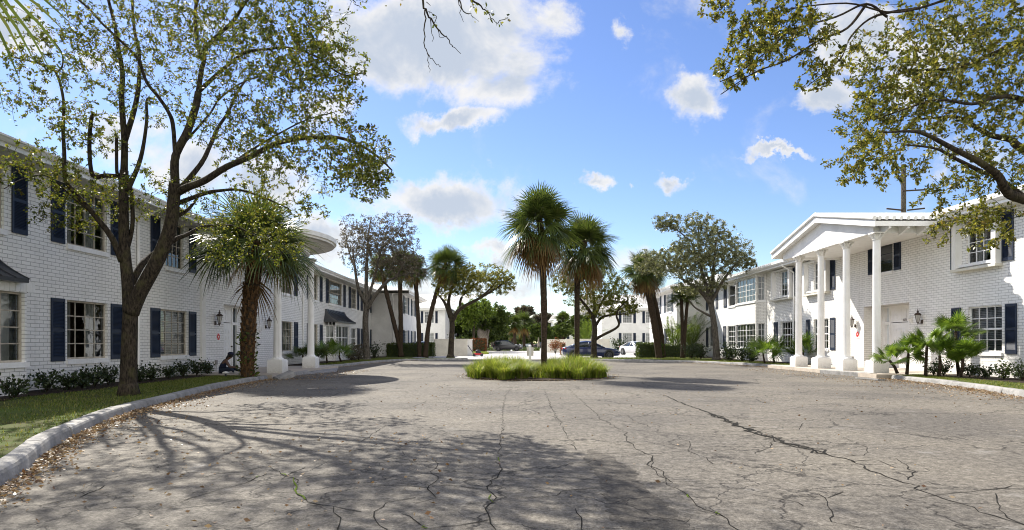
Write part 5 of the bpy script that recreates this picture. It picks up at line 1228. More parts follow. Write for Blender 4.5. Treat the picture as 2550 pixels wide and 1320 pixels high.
for k, (px, Y, s, lab, lf) in enumerate(((875, 39.5, 1.3, 'grey purple shrub left of the half bare tree', BRWNL), (893, 40.5, 1.4, 'grey shrub touching the half bare tree trunk', BRWNL), (932, 46, 1.5, 'rounded hedge shrub right of the half bare tree', SHRL), (1722, 45.5, 1.6, 'dark shrub left of the grey oak trunk', SHRL), (1745, 45, 1.5, 'dark shrub just left of the grey oak', SHRL), (1820, 39.5, 1.4, 'dark shrub right of the grey oak', SHRL), (1848, 38.5, 1.3, 'dark shrub under the right bay window', SHRL), (1872, 37.5, 1.1, 'small shrub beside the spreading fan palm', SHRL), (1812, 41, 1.2, 'low shrub behind the grey oak trunk', SHRL),
        (1541, 80, 2.6, 'leafy shrub by the far white building window', SHRL), (1600, 80, 1.6, 'small shrub against the far white building', SHRL), (1136, 79, 3.2, 'dark bush beyond the cream enclosure wall', GRNL))):
    g = at(px, 900, Y); g[2] = GZ if Y < 60 else 0; shrub('shrub', lab, g, .45 * s, .45 * s, .75 * s, 520, .12 * (1 if Y < 60 else 2), lf, 140 + k, SG, 12)
def hedge(label, x0, x1, y0, y1, h, leaf, seed, n, size=.07, group=None, name='hedge'):
    r = np.random.default_rng(seed); t = thing(name, label, 'hedge', ((x0 + x1) / 2, (y0 + y1) / 2, 0), group)
    m = MB(); q = .06; m.box(x0 + q, x1 - q, y0 + q, y1 - q, .1, h - q); m.build('core', SHRL, t)
    fr = r.integers(0, 4, n); u = r.random(n); w = r.random(n)
    X_ = np.where(fr == 0, x0, np.where(fr == 1, x1, x0 + (x1 - x0) * u)); Y_ = np.where(fr == 2, y0, y0 + (y1 - y0) * w); Z_ = np.where(fr == 3, h, .12 + (h - .12) * r.random(n)); 
    P = np.stack([X_, Y_, Z_], 1) + r.normal(0, .05, (n, 3)); V, F = leaf_cards(P, r.normal(size=(n, 3)) + [0, 0, .3], size * r.uniform(.7, 1.3, n), size * .35 * r.uniform(.7, 1.3, n), seed); arr_mesh('foliage', V, F, leaf, t)
hedge('clipped dark hedge along the left wing behind the palms', -10.6, -7.25, 52.9, 53.9, 1.2, HEDL, 160, 4200, .09)
hedge('short clipped hedge end with lime top beside the left palms', -7.6, -6.9, 54.4, 55.6, 1.25, HEDL, 161, 1500, .09)
hedge('clipped bright hedge in front of the white car', 9.9, 11.8, 48.6, 49.6, 1.25, HEDL, 162, 3400, .08)
hedge('long clipped hedge along the right wing behind the palms', 11.9, 15.4, 50.5, 51.4, 1.15, HEDL, 163, 4600, .08)
hedge('red tipped hedge right of the cream left enclosure', -5.0, -3.25, 76.0, 78, 1.75, REDL, 164, 2600, .13)
hedge('red tipped hedge behind the tail of the blue sedan', 5.0, 6.9, 62.5, 64, 1.25, REDL, 165, 2400, .1)
shrub('red_tip_tree', 'small pink leaved standard bush left of the red tipped hedge', np.array([4.85, 70, 0.]), .65, .65, 1.75, 900, .14, REDL, 166, None, 14, .28)
def blades(P, H, lean, wd, r, seg=2, th=None):
    n = len(P); th = r.uniform(0, 6.283, n) if th is None else th; d = np.stack([np.cos(th), np.sin(th), 0 * th], 1); s = np.stack([-np.sin(th), np.cos(th), 0 * th], 1)
    H = H[:, None]; lean = lean[:, None]; wd = wd[:, None]; rows = []
    for k in range(seg + 1):
        t = k / seg; c = P + d * lean * H * t ** 1.8 + np.array([0, 0, 1.]) * H * (t - .38 * lean * t ** 3); w = wd * (1 - .92 * t ** 1.5); rows.append((c - s * w, c + s * w))
    V = np.stack([q for rw_ in rows for q in rw_], 1).reshape(-1, 3); b = np.arange(n)[:, None, None] * (2 * seg + 2)
    F = (b + np.array([[2 * k, 2 * k + 1, 2 * k + 3, 2 * k + 2] for k in range(seg)])[None]).reshape(-1, 4)
    return V, F
# grass island: two masses of long arching blades around the palms
r = np.random.default_rng(170)
mb = MB(); pts = [(.95 + 2.75 * math.cos(t) * (1 + .03 * math.sin(5 * t)), 24.6 + 3.3 * math.sin(t)) for t in np.linspace(0, 2 * math.pi, 49)[:-1]]
mb.face([(x, y, .03) for x, y in pts]); mb.grid([[(x, y, .03) for x, y in pts], [(x * 1.02 - .02, y, -.005) for x, y in pts]], close=True); props(mb.build('island_mulch', MULCH), kind='structure')
for lab, cx, rx, n in (('left mass of long arching green grass on the island', -.35, 1.32, 62), ('right mass of long arching green grass around the island palms', 2.35, 1.25, 62)):
    t = thing('ornamental_grass', lab, 'grass clump', (cx, 24.2, .03), 'long grass masses on the island'); P = []; DR = []; HS = []; LE = []
    for k in range(n):
        q = math.sqrt(r.random()); th = r.uniform(0, 6.28); c = np.array([cx + rx * q * math.cos(th), 24.4 + 2.75 * q * math.sin(th), .03])
        dd = r.normal(0, 1, (150, 3)) * [1, 1, 0]; P.append(c + dd * .07); DR.append(np.arctan2(dd[:, 1], dd[:, 0]) + r.normal(0, .5, 150)); HS.append(r.uniform(.5, .88, 150) * (1.12 - .35 * q * q) * r.uniform(.75, 1.15)); LE.append(r.uniform(.05, .75, 150) + .25 * q)
    P = np.vstack(P); V, F = blades(P, np.concatenate(HS), np.concatenate(LE), r.uniform(.008, .014, len(P)), r, 3, np.concatenate(DR)); arr_mesh('blades', V, F, BLADE, t)
t = thing('ornamental_grass', 'low gap filling tuft of long grass between the two island masses', 'grass clump', (.95, 24.2, .03), 'long grass masses on the island')
P = np.stack([r.uniform(.75, 1.35, 900), r.uniform(22.4, 26.8, 900), np.full(900, .03)], 1); V, F = blades(P, r.uniform(.25, .5, 900), r.uniform(.2, .9, 900), r.uniform(.007, .012, 900), r, 3); arr_mesh('blades', V, F, BLADE, t)
for lab, x0, x1, Y in (('far island clump of dark green grass left of the small post', -6.0, -.3, 104), ('far island clump of dark green grass right of the small post', .1, 4.5, 104), ('low green clump beside the far left parking', -5.3, -2.8, 73)):
    t = thing('ornamental_grass', lab, 'grass clump', ((x0 + x1) / 2, Y, 0)); n = 2600
    P = np.stack([r.uniform(x0, x1, n), Y + r.normal(0, 1.1, n), np.zeros(n)], 1); V, F = blades(P, r.uniform(.35, .75, n) * (1 if Y > 90 else .5), r.uniform(.2, .9, n), r.uniform(.03, .06, n), r, 2); arr_mesh('blades', V, F, GRNL if Y > 90 else BLADE, t)
# turf
def turf(name, n, ys, xa, xb, h, w, clump=1.0, seed=0):
    r = np.random.default_rng(180 + seed); y = r.uniform(*ys, n); a = np.array([xa(v) for v in y]); b = np.array([xb(v) for v in y]); x = a + (b - a) * r.random(n)
    k = (np.sin(x * 2.1 + 1) * np.sin(y * 1.7) + np.sin(x * .9 + y * .6) + r.normal(0, .9, n)) > -.75 * clump; x, y = x[k], y[k]; n = len(x)
    P = np.stack([x, y, np.full(n, GZ)], 1); V, F = blades(P, r.uniform(.4, 1.3, n) * h, r.uniform(.2, 1.1, n), r.uniform(.6, 1.3, n) * w, r, 2)
    props(arr_mesh(name, V, F, TURF), name.replace('_', ' ') + ' short green grass by the kerb', 'grass', None, 'stuff')
kx = lambda P: (lambda y: float(np.interp(y, [p[1] for p in P], [p[0] for p in P])))
turf('left_lawn_grass', 34000, (6, 22.3), lambda y: lx(y) + 1.3, kx(inL), .055, .005, .9, 1)
turf('right_lawn_grass', 15000, (11, 22.5), kx(inR), lambda y: 15.5 - (.7 if y > 17.5 else 0), .055, .006, 1.0, 2)
turf('left_far_grass', 12000, (32, 47), lambda y: lx(y) + 1.5, kx(inLf), .08, .012, 1.6, 3)
turf('right_far_grass', 12000, (32.7, 46), kx([(p[0], p[1]) for p in inRf]), lambda y: 15.2, .08, .012, 1.6, 4)
turf('right_strip_grass', 5000, (46, 49.4), lambda y: 5.3, lambda y: 14, .09, .012, 2, 5)
# fallen leaves
r = np.random.default_rng(190); P = []
def litter(Pk, n, sp, y0, y1, sgn):
    q = [np.array(p[:2]) for p in Pk if y0 <= p[1] <= y1]; i = r.integers(0, len(q) - 1, n); f = r.random((n, 1)); q = np.array(q); a = q[i] * (1 - f) + q[i + 1] * f; e = unit(q[i + 1] - q[i]); nn = np.stack([-e[:, 1], e[:, 0]], 1) * sgn
    return a + nn * (.02 + np.abs(r.normal(0, sp, (n, 1))))
P += [litter(KL, 4200, .14, 4, 22.6, -1), litter(KL, 1300, .5, 8, 22.6, -1), litter(KR, 2300, .35, 9, 22.5, 1), litter(KR, 900, 1.1, 12, 22.5, 1), litter(KRf, 1100, .5, 31, 41, 1), litter(KLf, 600, .25, 32, 46, -1)]
P.append(np.stack([r.uniform(-8.6, -6.5, 900), r.uniform(21.5, 29, 900)], 1)); P.append(np.stack([r.uniform(11, 13.5, 900), r.uniform(20, 31, 900)], 1))
P.append(np.stack([r.uniform(-6, 9, 420), r.uniform(4, 20, 420)], 1)); P.append(np.stack([r.uniform(-5, -.5, 260), r.uniform(4, 9, 260)], 1))
th = r.uniform(0, 6.28, 700); P.append(np.stack([.95 + np.cos(th) * 2.8 * r.uniform(.95, 1.18, 700), 24.6 + np.sin(th) * 3.3 * r.uniform(.95, 1.12, 700)], 1))
P = np.vstack(P); n = len(P); P = np.column_stack([P, r.uniform(.006, .03, n)]); D = r.normal(size=(n, 3)) * [1, 1, .22]; L = r.uniform(.025, .06, n)
V, F = leaf_cards(P, D, L, L * .26, 6, .5); props(arr_mesh('fallen_leaves', V, F, LITTER), 'dry brown leaves gathered along the kerbs', 'leaves', None, 'stuff')
# ================================================================== walls, posts, small things
def block_wall(label, pieces, pil, h=1.62):
    t = thing('enclosure_wall', label, 'wall', (*pieces[0][0], 0))
    m = MB(); c = MB()
    for (a, b) in pieces:
        a = np.array([*a, 0.]); b = np.array([*b, 0.]); d = unit(b - a); n = np.array([-d[1], d[0], 0])
        q = [a - n * .1, b - n * .1, b + n * .1, a + n * .1]
        m.hexa([*q, *[p + [0, 0, h] for p in q]])
        q = [a - n * .15 - d * .05, b - n * .15 + d * .05, b + n * .15 + d * .05, a + n * .15 - d * .05]
        c.hexa([*[p + [0, 0, h + .002] for p in q], *[p + [0, 0, h + .08] for p in q]])
    m.build('wall_panel', CREAM, t); c.build('coping', CREAM, t)
    for x, y in pil:
        p = MB(); p.box(x - .42, x + .42, y - .135, y + .135, 0, h - .004)
        for k in range(1, 4): p.box(x - .425, x + .425, y - .14, y + .14, h * k / 4 - .012, h * k / 4 + .004)
        p.build('pier', CREAM, t)
block_wall('cream block enclosure wall at left behind the leaning oak', [((-7.68, 62), (-4.55, 62)), ((-4.55, 62.1), (-4.3, 66)), ((-7.68, 62.1), (-7.9, 66))], [(-7.2, 62), (-5.0, 62)])
block_wall('cream block enclosure wall at right behind the blue sedan', [((5.4, 62.4), (9.7, 62.4)), ((9.7, 62.5), (9.8, 66))], [(9.2, 62.4), (5.8, 62.4)])
block_wall('low white wall beyond the red tipped hedge at right', [((4.4, 84), (8.6, 84))], [(4.9, 84)], 1.7)
t = thing('sign_post', 'small cream sign board seen from behind on a white post in the island', 'sign', (.83, 28.6, 0))
m = MB(); m.box(.77, .89, 28.54, 28.66, 0, 1.16); m.lathe((.83, 28.6, 0), [(.085, 1.15), (.05, 1.19), (.02, 1.21)], 8); m.build('post', WHITE, t)
m = MB(); m.box(.68, .99, 28.665, 28.70, .70, 1.10); m.build('board', CREAM, t)
t = thing('sign_post', 'tiny white post standing in the far island grass', 'post', (.8, 103, 0)); m = MB(); m.box(.55, .80, 102.4, 102.6, 0, 1.0); m.box(.50, .85, 102.35, 102.65, 1.0, 1.08); m.build('post', WHITE, t)
t = thing('garden_light', 'small white mushroom garden light on the mulch before the seated person', 'garden light', at(562, 941, 21.6))
o = at(562, 941, 21.6); o[2] = GZ; m = MB(); m.lathe(o, [(.035, 0), (.03, .12)], 10); m.build('stem', BLACKMET, t); m = MB(); m.lathe(o, [(.10, .11), (.12, .13), (.09, .17), (.03, .19)], 14); m.build('cap', WHITE, t)
# utility pole behind the right roof
t = thing('utility_pole', 'grey utility pole with crossarms rising behind the portico roof', 'utility pole', at(2250, 860, 60))
b = at(2250, 860, 60); m = MB(); m.tube([(b[0], 60, 0), (b[0], 60, 8), (b[0], 60, 18.5)], [.27, .25, .21], 12); m.build('pole', BARKG, t)
for z, x0, x1, dz in ((15.9, -.2, 2.0, .12), (14.05, -1.75, -.25, -.15), (14.05, .25, 1.9, .18)):
    m = MB(); m.tube([(b[0] + x0, 59.8, z + (dz if x0 < -1 else 0) * -1), (b[0] + x1, 59.8, z + (dz if x0 > -1 else 0))], .075, 6); m.build('crossarm', BRONZE, t)
m = MB()
for x in (1.0, 1.9): m.lathe((b[0] + x, 59.8, 15.95), [(.05, 0), (.09, .06), (.05, .12), (.08, .18), (.03, .24)], 8)
m.build('insulators', BRONZE, t)
# push mower beside the left enclosure
g = at(1190, 886, 60); g[2] = 0; gx, gy = g[0], g[1]
t = thing('lawn_mower', 'red and black push mower parked beside the cream left enclosure', 'lawn mower', g)
m = MB(); m.grid([[(gx + a * s, gy + b_ * s, z) for a, b_ in ((-.42, -.3), (.40, -.3), (.46, 0), (.40, .3), (-.42, .3), (-.46, 0))] for z, s in ((.12, 1), (.26, 1), (.32, .8))], close=True, cap=True); m.build('deck', RED, t)
m = MB(); m.lathe((gx, gy, 0), [(.2, .321), (.22, .42), (.22, .55), (.16, .62), (.05, .64)], 14); m.box(gx + .1, gx + .32, gy - .12, gy + .12, .325, .46); m.build('engine', BLACKMET, t)
m = MB()
for s in (-.25, .25): m.tube([(gx - .40, gy + s, .28), (gx - .75, gy + s, .75), (gx - .95, gy + s, 1.05)], .025, 6)
m.tube([(gx - .95, gy - .25, 1.05), (gx - .95, gy + .25, 1.05)], .028, 6); m.build('handle', BLACKMET, t)
for a in (-.36, .38):
    for s in (-.34, .34):
        m = MB(); m.lathe((gx + a, gy + s, .14), [(.14, -.04), (.14, .04)], 14, (np.array([1., 0, 0]), np.array([0, 0, 1.]), np.array([0, 1., 0]))); m.build('wheel', BLACKMET, t)

# ================================================================== cars
def car(label, pos, head, paint, kind='sedan', group='parked cars'):
    t = thing('parked_car', label, 'car', (*pos, 0), group)
    c, s = math.cos(head), math.sin(head); o = np.array([*pos, 0.])
    W = lambda x, y, z: o + np.array([c * x - s * y, s * x + c * y, z])
    if kind == 'sedan':
        L = 4.75; st = [(0, .62, .42, .80), (.06, .80, .34, .93), (.35, .89, .27, .99), (.8, .915, .22, .98), (1.5, .92, .20, .955), (2.4, .92, .20, .945), (3.1, .92, .20, .935), (3.5, .915, .21, .91), (4.1, .89, .24, .83), (4.5, .82, .28, .73), (4.7, .66, .34, .62), (4.75, .5, .4, .54)]
        gh = [(.62, .97, .70), (1.05, 1.22, .66), (1.45, 1.39, .60), (1.95, 1.45, .58), (2.45, 1.42, .58), (2.85, 1.24, .64), (3.42, .915, .74)]
        roof = (1.38, 2.52); pil = [(2.15,)]; axles = (.92, 3.75); wr = .34
    else:
        L = 4.7; st = [(0, .74, .45, .95), (.05, .86, .36, 1.08), (.3, .92, .28, 1.12), (1.0, .94, .24, 1.10), (2.2, .94, .24, 1.08), (3.1, .94, .24, 1.06), (3.5, .93, .25, 1.04), (4.1, .91, .28, .98), (4.5, .85, .32, .88), (4.68, .7, .4, .74), (4.7, .55, .46, .66)]
        gh = [(.12, 1.10, .80), (.35, 1.50, .70), (.7, 1.68, .66), (1.6, 1.72, .65), (2.4, 1.68, .65), (2.9, 1.42, .70), (3.45, 1.04, .80)]
        roof = (.5, 2.48); axles = (.9, 3.7); wr = .37; pil = [(1.2,), (2.25,)]
    belt = lambda x: float(np.interp(x, [q[0] for q in st], [q[3] for q in st]))
    m = MB(); m.smooth = True; rows = []
    for x, w, zb, zt in st:
        h = [(w * .80, zb), (w * .97, zb + .06), (w, zb + (zt - zb) * .45), (w * .985, zb + (zt - zb) * .72), (w * .95, zt - .035), (w * .87, zt)]
        rows.append([W(x, y - 0, z) for y, z in h] + [W(x, 0, zt + .012)] + [W(x, -y, z) for y, z in reversed(h)])
    m.grid(rows, close=True, cap=True); m.build('body', paint, t)
    g = MB(); rows = []
    for x, zt, wt in gh:
        b = belt(x) - .01; wb = min(.86, wt + .22)
        h = [(wb, b), (wt + (wb - wt) * .12, zt - .05 if zt - b > .1 else zt - .01), (wt * .82, zt)]
        rows.append([W(x, y, z) for y, z in h] + [W(x, 0, zt + .008)] + [W(x, -y, z) for y, z in reversed(h)])
    g.smooth = True; g.grid(rows, close=False, cap=False); g.build('windows', CARGL, t)
    p = MB(); p.smooth = True; rr = []
    gi = lambda x, k: float(np.interp(x, [q[0] for q in gh], [q[k] for q in gh]))
    for x in np.linspace(*roof, 7):
        zt, wt = gi(x, 1), gi(x, 2); rr.append([W(x, y, z) for y, z in ((wt + .035, zt - .075), (wt + .012, zt - .035), (wt * .8, zt + .012), (0, zt + .024), (-wt * .8, zt + .012), (-wt - .012, zt - .035), (-wt - .035, zt - .075))])
    p.grid(rr)
    for sg in (-1, 1):
        for (xa, xb) in ((roof[1], gh[-1][0]), (roof[0], gh[0][0])):
            q = [W(x, sg * ((gi(x, 2) + .02) if k == 0 else min(.86, gi(x, 2) + .21) * .99 if k == 2 else gi(x, 2) + .06), (gi(x, 1) - .03) if k < 2 else belt(x)) for k, x in enumerate((xa, (xa + xb) / 2, xb))]
            p.tube(q, .04, 6)
        for (xp,) in pil: p.tube([W(xp, sg * (gi(xp, 2) + .03), gi(xp, 1) - .06), W(xp, sg * .872, belt(xp))], .035, 5)
    p.build('roof', paint, t)
    d = MB()
    for sg in (-1, 1):
        d.tube([W(gh[-1][0] - .25, sg * .86, belt(3.1) + .02), W(gh[-1][0] - .25, sg * .99, belt(3.1) + .08)], .03, 5); d.ball(W(gh[-1][0] - .27, sg * 1.0, belt(3.1) + .10), .09, 6, (.7, 1.0, .8))
    d.build('mirrors', paint, t)
    X1 = np.array([c, s, 0]); Zx = np.array([0, 0, 1.]); Yx = np.array([-s, c, 0])
    for xa in axles:
        for sg in (-1, 1):
            ws = [q for q in st]; w = float(np.interp(xa, [q[0] for q in st], [q[1] for q in st]))
            a = MB(); a.lathe(W(xa, sg * (w - .06), wr + .02), [(wr + .075, -.10), (wr + .075, .066)], 24, (X1, Zx, Yx * sg)); a.build('wheel_arch', BLACKMET, t)
            k = MB(); k.smooth = True; k.lathe(W(xa, sg * (w - .05), wr), [(wr * .62, -.1), (wr * .93, -.1), (wr, -.05), (wr, .05), (wr * .93, .085), (wr * .66, .085)], 24, (X1, Zx, Yx * sg))
            wl = k.build('wheel', TYRE, t)
            rim = MB(); rim.lathe(W(xa, sg * (w - .05), wr), [(wr * .66, .06), (wr * .64, .088), (wr * .55, .075), (wr * .5, .062)], 20, (X1, Zx, Yx * sg))
            for q in range(10):
                th = q * math.pi / 5; e = X1 * math.cos(th) + Zx * math.sin(th); cc = W(xa, sg * (w - .05), wr) + Yx * sg * .072
                rim.tube([cc + e * .03, cc + e * wr * .62], .022, 4)
            rim.build('rim', RIM, wl)
    for sg in (-1, 1):
        h = MB(); x1 = L - .28; w1 = float(np.interp(x1, [q[0] for q in st], [q[1] for q in st])); z1 = belt(x1) - .10
        h.hexa([W(x1 - .18, sg * (w1 * 1.02), z1 - .05), W(x1 + .1, sg * w1 * .96, z1 - .07), W(x1 + .22, sg * w1 * .62, z1 - .08), W(x1 - .1, sg * w1 * .6, z1 - .04), W(x1 - .18, sg * w1 * 1.02, z1 + .05), W(x1 + .08, sg * w1 * .95, z1 + .045), W(x1 + .19, sg * w1 * .62, z1 + .03), W(x1 - .1, sg * w1 * .6, z1 + .05)]); h.build('headlight', HEADL, t)
        h = MB(); zt = belt(.1) - .10
        h.hexa([W(-.012, sg * .45, zt - .06), W(.0, sg * .66, zt - .06), W(.28, sg * .90, zt - .03), W(.25, sg * .5, zt - .03), W(.0, sg * .45, zt + .07), W(.012, sg * .66, zt + .07), W(.28, sg * .90, zt + .08), W(.25, sg * .5, zt + .08)]); h.build('tail_light', RED, t)
    gr = MB(); gr.hexa([W(L - .06, -.45, .38), W(L + .012, -.3, .38), W(L + .012, .3, .38), W(L - .06, .45, .38), W(L - .10, -.45, .56), W(L - .03, -.3, .60), W(L - .03, .3, .60), W(L - .10, .45, .56)]); gr.build('grille', BLACKMET, t)
    return t
CARGL = M_plain('car_glass', (0.02, 0.028, 0.03), 0.06, 0.05, 3, spec=0.9, bump=0)
TYRE = M_plain('tyre_rubber', (0.018, 0.018, 0.018), 0.8, 0.1, 9)
RIM = M_plain('alloy_rim', (0.40, 0.40, 0.41), 0.3, 0.05, 9, metal=.7)
HEADL = M_plain('headlight_lens', (0.6, 0.62, 0.64), 0.1, 0.05, 9, spec=.8, bump=0)
def paint(n, c): return M_plain(n, c, 0.28, 0.04, 2, spec=.6, bump=0, coat=1.0)
NAVY, WHT, BLK, SIL, BLUG = paint('navy_car_paint', (.012, .022, .10)), paint('white_car_paint', (.72, .72, .73)), paint('black_car_paint', (.012, .012, .014)), paint('silver_car_paint', (.34, .37, .42)), paint('slate_car_paint', (.05, .065, .10))
Y = 51.2; car('dark navy sedan in profile behind the grass island', (at(1399, 880, Y)[0], Y), 0.0, NAVY)
car('white sedan parked in front of the far white building', (12.55, 69.2), R(-66), WHT)
car('dark blue car half hidden between left palm trunk and enclosure', (-9.2, 63.5), R(-82), BLUG)
car('dark van far back left of the drive', (-3.0, 98), R(0), BLK, 'suv')
car('silver blue car tail showing behind the red tipped hedge', (-4.6, 83), R(140), SIL)
car('distant black sedan beyond the island palms', (5.0, 146), R(0), BLK)
car('distant silver car left of the distant black sedan', (2.0, 158), R(20), SIL)

# ================================================================== seated person
def skinned(name, chains, mat, par, lv=1):
    me = bpy.data.meshes.new(name); V = []; E = []; RD = []; idx = {}
    o = OFF[par.name]
    def vid(p, r):
        k = tuple(round(float(x), 4) for x in p)
        if k not in idx: idx[k] = len(V); V.append(tuple(np.array(p) - o)); RD.append(r)
        return idx[k]
    for ch in chains:
        ids = [vid(p, r) for p, r in ch]
        E += [(a, b) for a, b in zip(ids, ids[1:]) if a != b]
    me.from_pydata(V, E, []); import bmesh
    bm = bmesh.new(); bm.from_mesh(me); ly = bm.verts.layers.skin.verify(); bm.verts.ensure_lookup_table()
    for i, v in enumerate(bm.verts): v[ly].radius = (RD[i], RD[i]); v[ly].use_root = (i == 0)
    bm.to_mesh(me); bm.free(); me.materials.append(mat)
    ob = link_mesh(name, me, par)
    md = ob.modifiers.new('skin', 'SKIN'); md.use_smooth_shade = True; ob.modifiers.new('sub', 'SUBSURF').levels = lv; ob.modifiers['sub'].render_levels = lv
    return ob
po = at(551, 930, 23.55); po[2] = .146
pd = unit(np.array([.93, .36, 0])); ps = np.array([-pd[1], pd[0], 0])
PP = lambda x, y, z: po + pd * x + ps * y + np.array([0, 0, z])
SKIN = M_plain('skin', (.13, .07, .045), .55, .05, 8); NAVYC = M_plain('navy_cloth', (.015, .02, .05), .85, .12, 20); JEAN = M_plain('dark_jeans', (.018, .025, .045), .9, .15, 20); HAIR = M_plain('dark_hair', (.012, .009, .007), .5, .2, 30)
pn = thing('person', 'person in cap and dark clothes sitting on the step by the left door', 'person', po)
ch = [[(PP(0, 0, .13), .125), (PP(.05, 0, .28), .11), (PP(.12, 0, .43), .12), (PP(.19, 0, .52), .07), (PP(.25, 0, .57), .05), (PP(.30, 0, .62), .078), (PP(.345, 0, .665), .085), (PP(.36, 0, .72), .07)]]
for sg in (-1, 1):
    ch.append([(PP(.12, 0, .43), .12), (PP(.15, sg * .15, .48), .055), (PP(.24, sg * .22, .34), .040), (PP(.30, sg * .21, .24), .036), (PP(.42, sg * .13, .235), .028), (PP(.50, sg * .08, .235), .022), (PP(.54, sg * .06, .23), .030)])
    for q, (dy, l) in enumerate(((-.026, .06), (-.009, .075), (.009, .07), (.026, .055))):
        ch.append([(PP(.54, sg * .06, .23), .030), (PP(.57, sg * .06 + dy, .23), .009), (PP(.57 + l * .6, sg * .06 + dy * 1.2, .222), .008), (PP(.57 + l, sg * .06 + dy * 1.2, .205), .007)])
    ch.append([(PP(.54, sg * .06, .23), .030), (PP(.545, sg * .06 - sg * .035, .235), .010), (PP(.575, sg * .06 - sg * .055, .235), .008)])
skinned('body', ch, SKIN, pn)
skinned('top', [[(PP(.0, 0, .12), .135), (PP(.05, 0, .28), .122), (PP(.12, 0, .43), .131), (PP(.165, 0, .50), .08)], [(PP(.12, 0, .43), .131), (PP(.148, .14, .475), .065)], [(PP(.12, 0, .43), .131), (PP(.148, -.14, .475), .065)]], NAVYC, pn)
tr = [[(PP(0, 0, .12), .14), (PP(.04, .1, .115), .10), (PP(.25, .24, .16), .085), (PP(.43, .30, .17), .068), (PP(.55, .22, .11), .055), (PP(.72, .10, .07), .04)],
      [(PP(0, 0, .12), .14), (PP(.04, -.1, .115), .10), (PP(.24, -.25, .15), .085), (PP(.40, -.32, .15), .068), (PP(.42, -.16, .09), .055), (PP(.42, .02, .065), .042)]]
skinned('trousers', tr, JEAN, pn)
skinned('shoe', [[(PP(.70, .11, .06), .042), (PP(.77, .06, .045), .042), (PP(.85, .03, .04), .035)]], TRIM, pn)
skinned('shoe', [[(PP(.42, .03, .06), .042), (PP(.44, .10, .045), .042), (PP(.47, .17, .04), .035)]], TRIM, pn)
hr = MB(); hr.smooth = True; hr.ball(PP(.318, 0, .69), .105, 8, (1.05, .95, 1)); 
for k in range(15):
    a = (k - 7) / 7; hr.tube([PP(.26, a * .085, .70), PP(.20, a * .11, .60), PP(.13, a * .12, .50), PP(.08 - .01 * abs(a), a * .11, .36)], [.03, .034, .03, .008], 6)
hr.build('hair', HAIR, pn)
fc = MB(); fc.smooth = True; fc.ball(PP(.435, 0, .645), .016, 5, (1.3, .8, 1.4))
fc.ball(PP(.405, .088, .655), .012, 4); fc.build('nose', SKIN, pn)
cp = MB(); cp.smooth = True
cp.lathe(PP(.325, 0, .715), [(.108, 0), (.109, .03), (.095, .068), (.06, .092), (.01, .10)], 18)
cp.hexa([PP(.36, -.085, .712), PP(.36, .085, .712), PP(.50, .05, .672), PP(.50, -.05, .672), PP(.36, -.085, .722), PP(.36, .085, .722), PP(.50, .05, .680), PP(.50, -.05, .680)])
cp.build('cap', NAVYC, pn)

# ================================================================== sky, sun, camera
AZ, EL = 35.5, 42.2    # sun left of straight ahead, and up
w = bpy.data.worlds.new('World'); S.world = w; w.use_nodes = True
nt = w.node_tree; nt.nodes.clear()
class WN(NT):
    def __init__(s, t): s.t = t
q = WN(nt); out = q.n('ShaderNodeOutputWorld')
sky = q.n('ShaderNodeTexSky', sky_type='NISHITA', sun_disc=False, sun_elevation=R(EL), sun_rotation=R(-AZ), air_density=1.0, dust_density=0.15, ozone_density=2.5)
tc = q.n('ShaderNodeTexCoord').outputs['Generated']
sp = q.n('ShaderNodeSeparateXYZ', {0: tc})
yy = q.math('MAXIMUM', q.math('ABSOLUTE', sp.outputs[1]), .05)
u, v = q.math('DIVIDE', sp.outputs[0], yy), q.math('DIVIDE', sp.outputs[2], yy)
uv = q.n('ShaderNodeCombineXYZ', {0: u, 1: v}).outputs[0]
n1 = q.n('ShaderNodeTexNoise', {'Vector': uv, 'Scale': 5.5, 'Detail': 9.0, 'Roughness': 0.60, 'Distortion': .35}).outputs['Fac']
n2 = q.n('ShaderNodeTexNoise', {'Vector': q.n('ShaderNodeMapping', {'Vector': uv, 'Location': (.0, .022, 0)}).outputs[0], 'Scale': 5.5, 'Detail': 5.0, 'Roughness': 0.6, 'Distortion': .35}).outputs['Fac']
warp = q.n('ShaderNodeVectorMath', {0: q.n('ShaderNodeTexNoise', {'Vector': uv, 'Scale': 7.0, 'Detail': 7.0, 'Roughness': .65}).outputs['Color'], 1: (.5, .5, .5)}, operation='SUBTRACT').outputs[0]
uvw = q.n('ShaderNodeVectorMath', {0: uv, 1: q.n('ShaderNodeVectorMath', {0: warp, 'Scale': .16}, operation='SCALE').outputs[0]}, operation='ADD').outputs[0]
sw = q.n('ShaderNodeSeparateXYZ', {0: uvw}); uw, vw = sw.outputs[0], sw.outputs[1]
acc = None; under = None
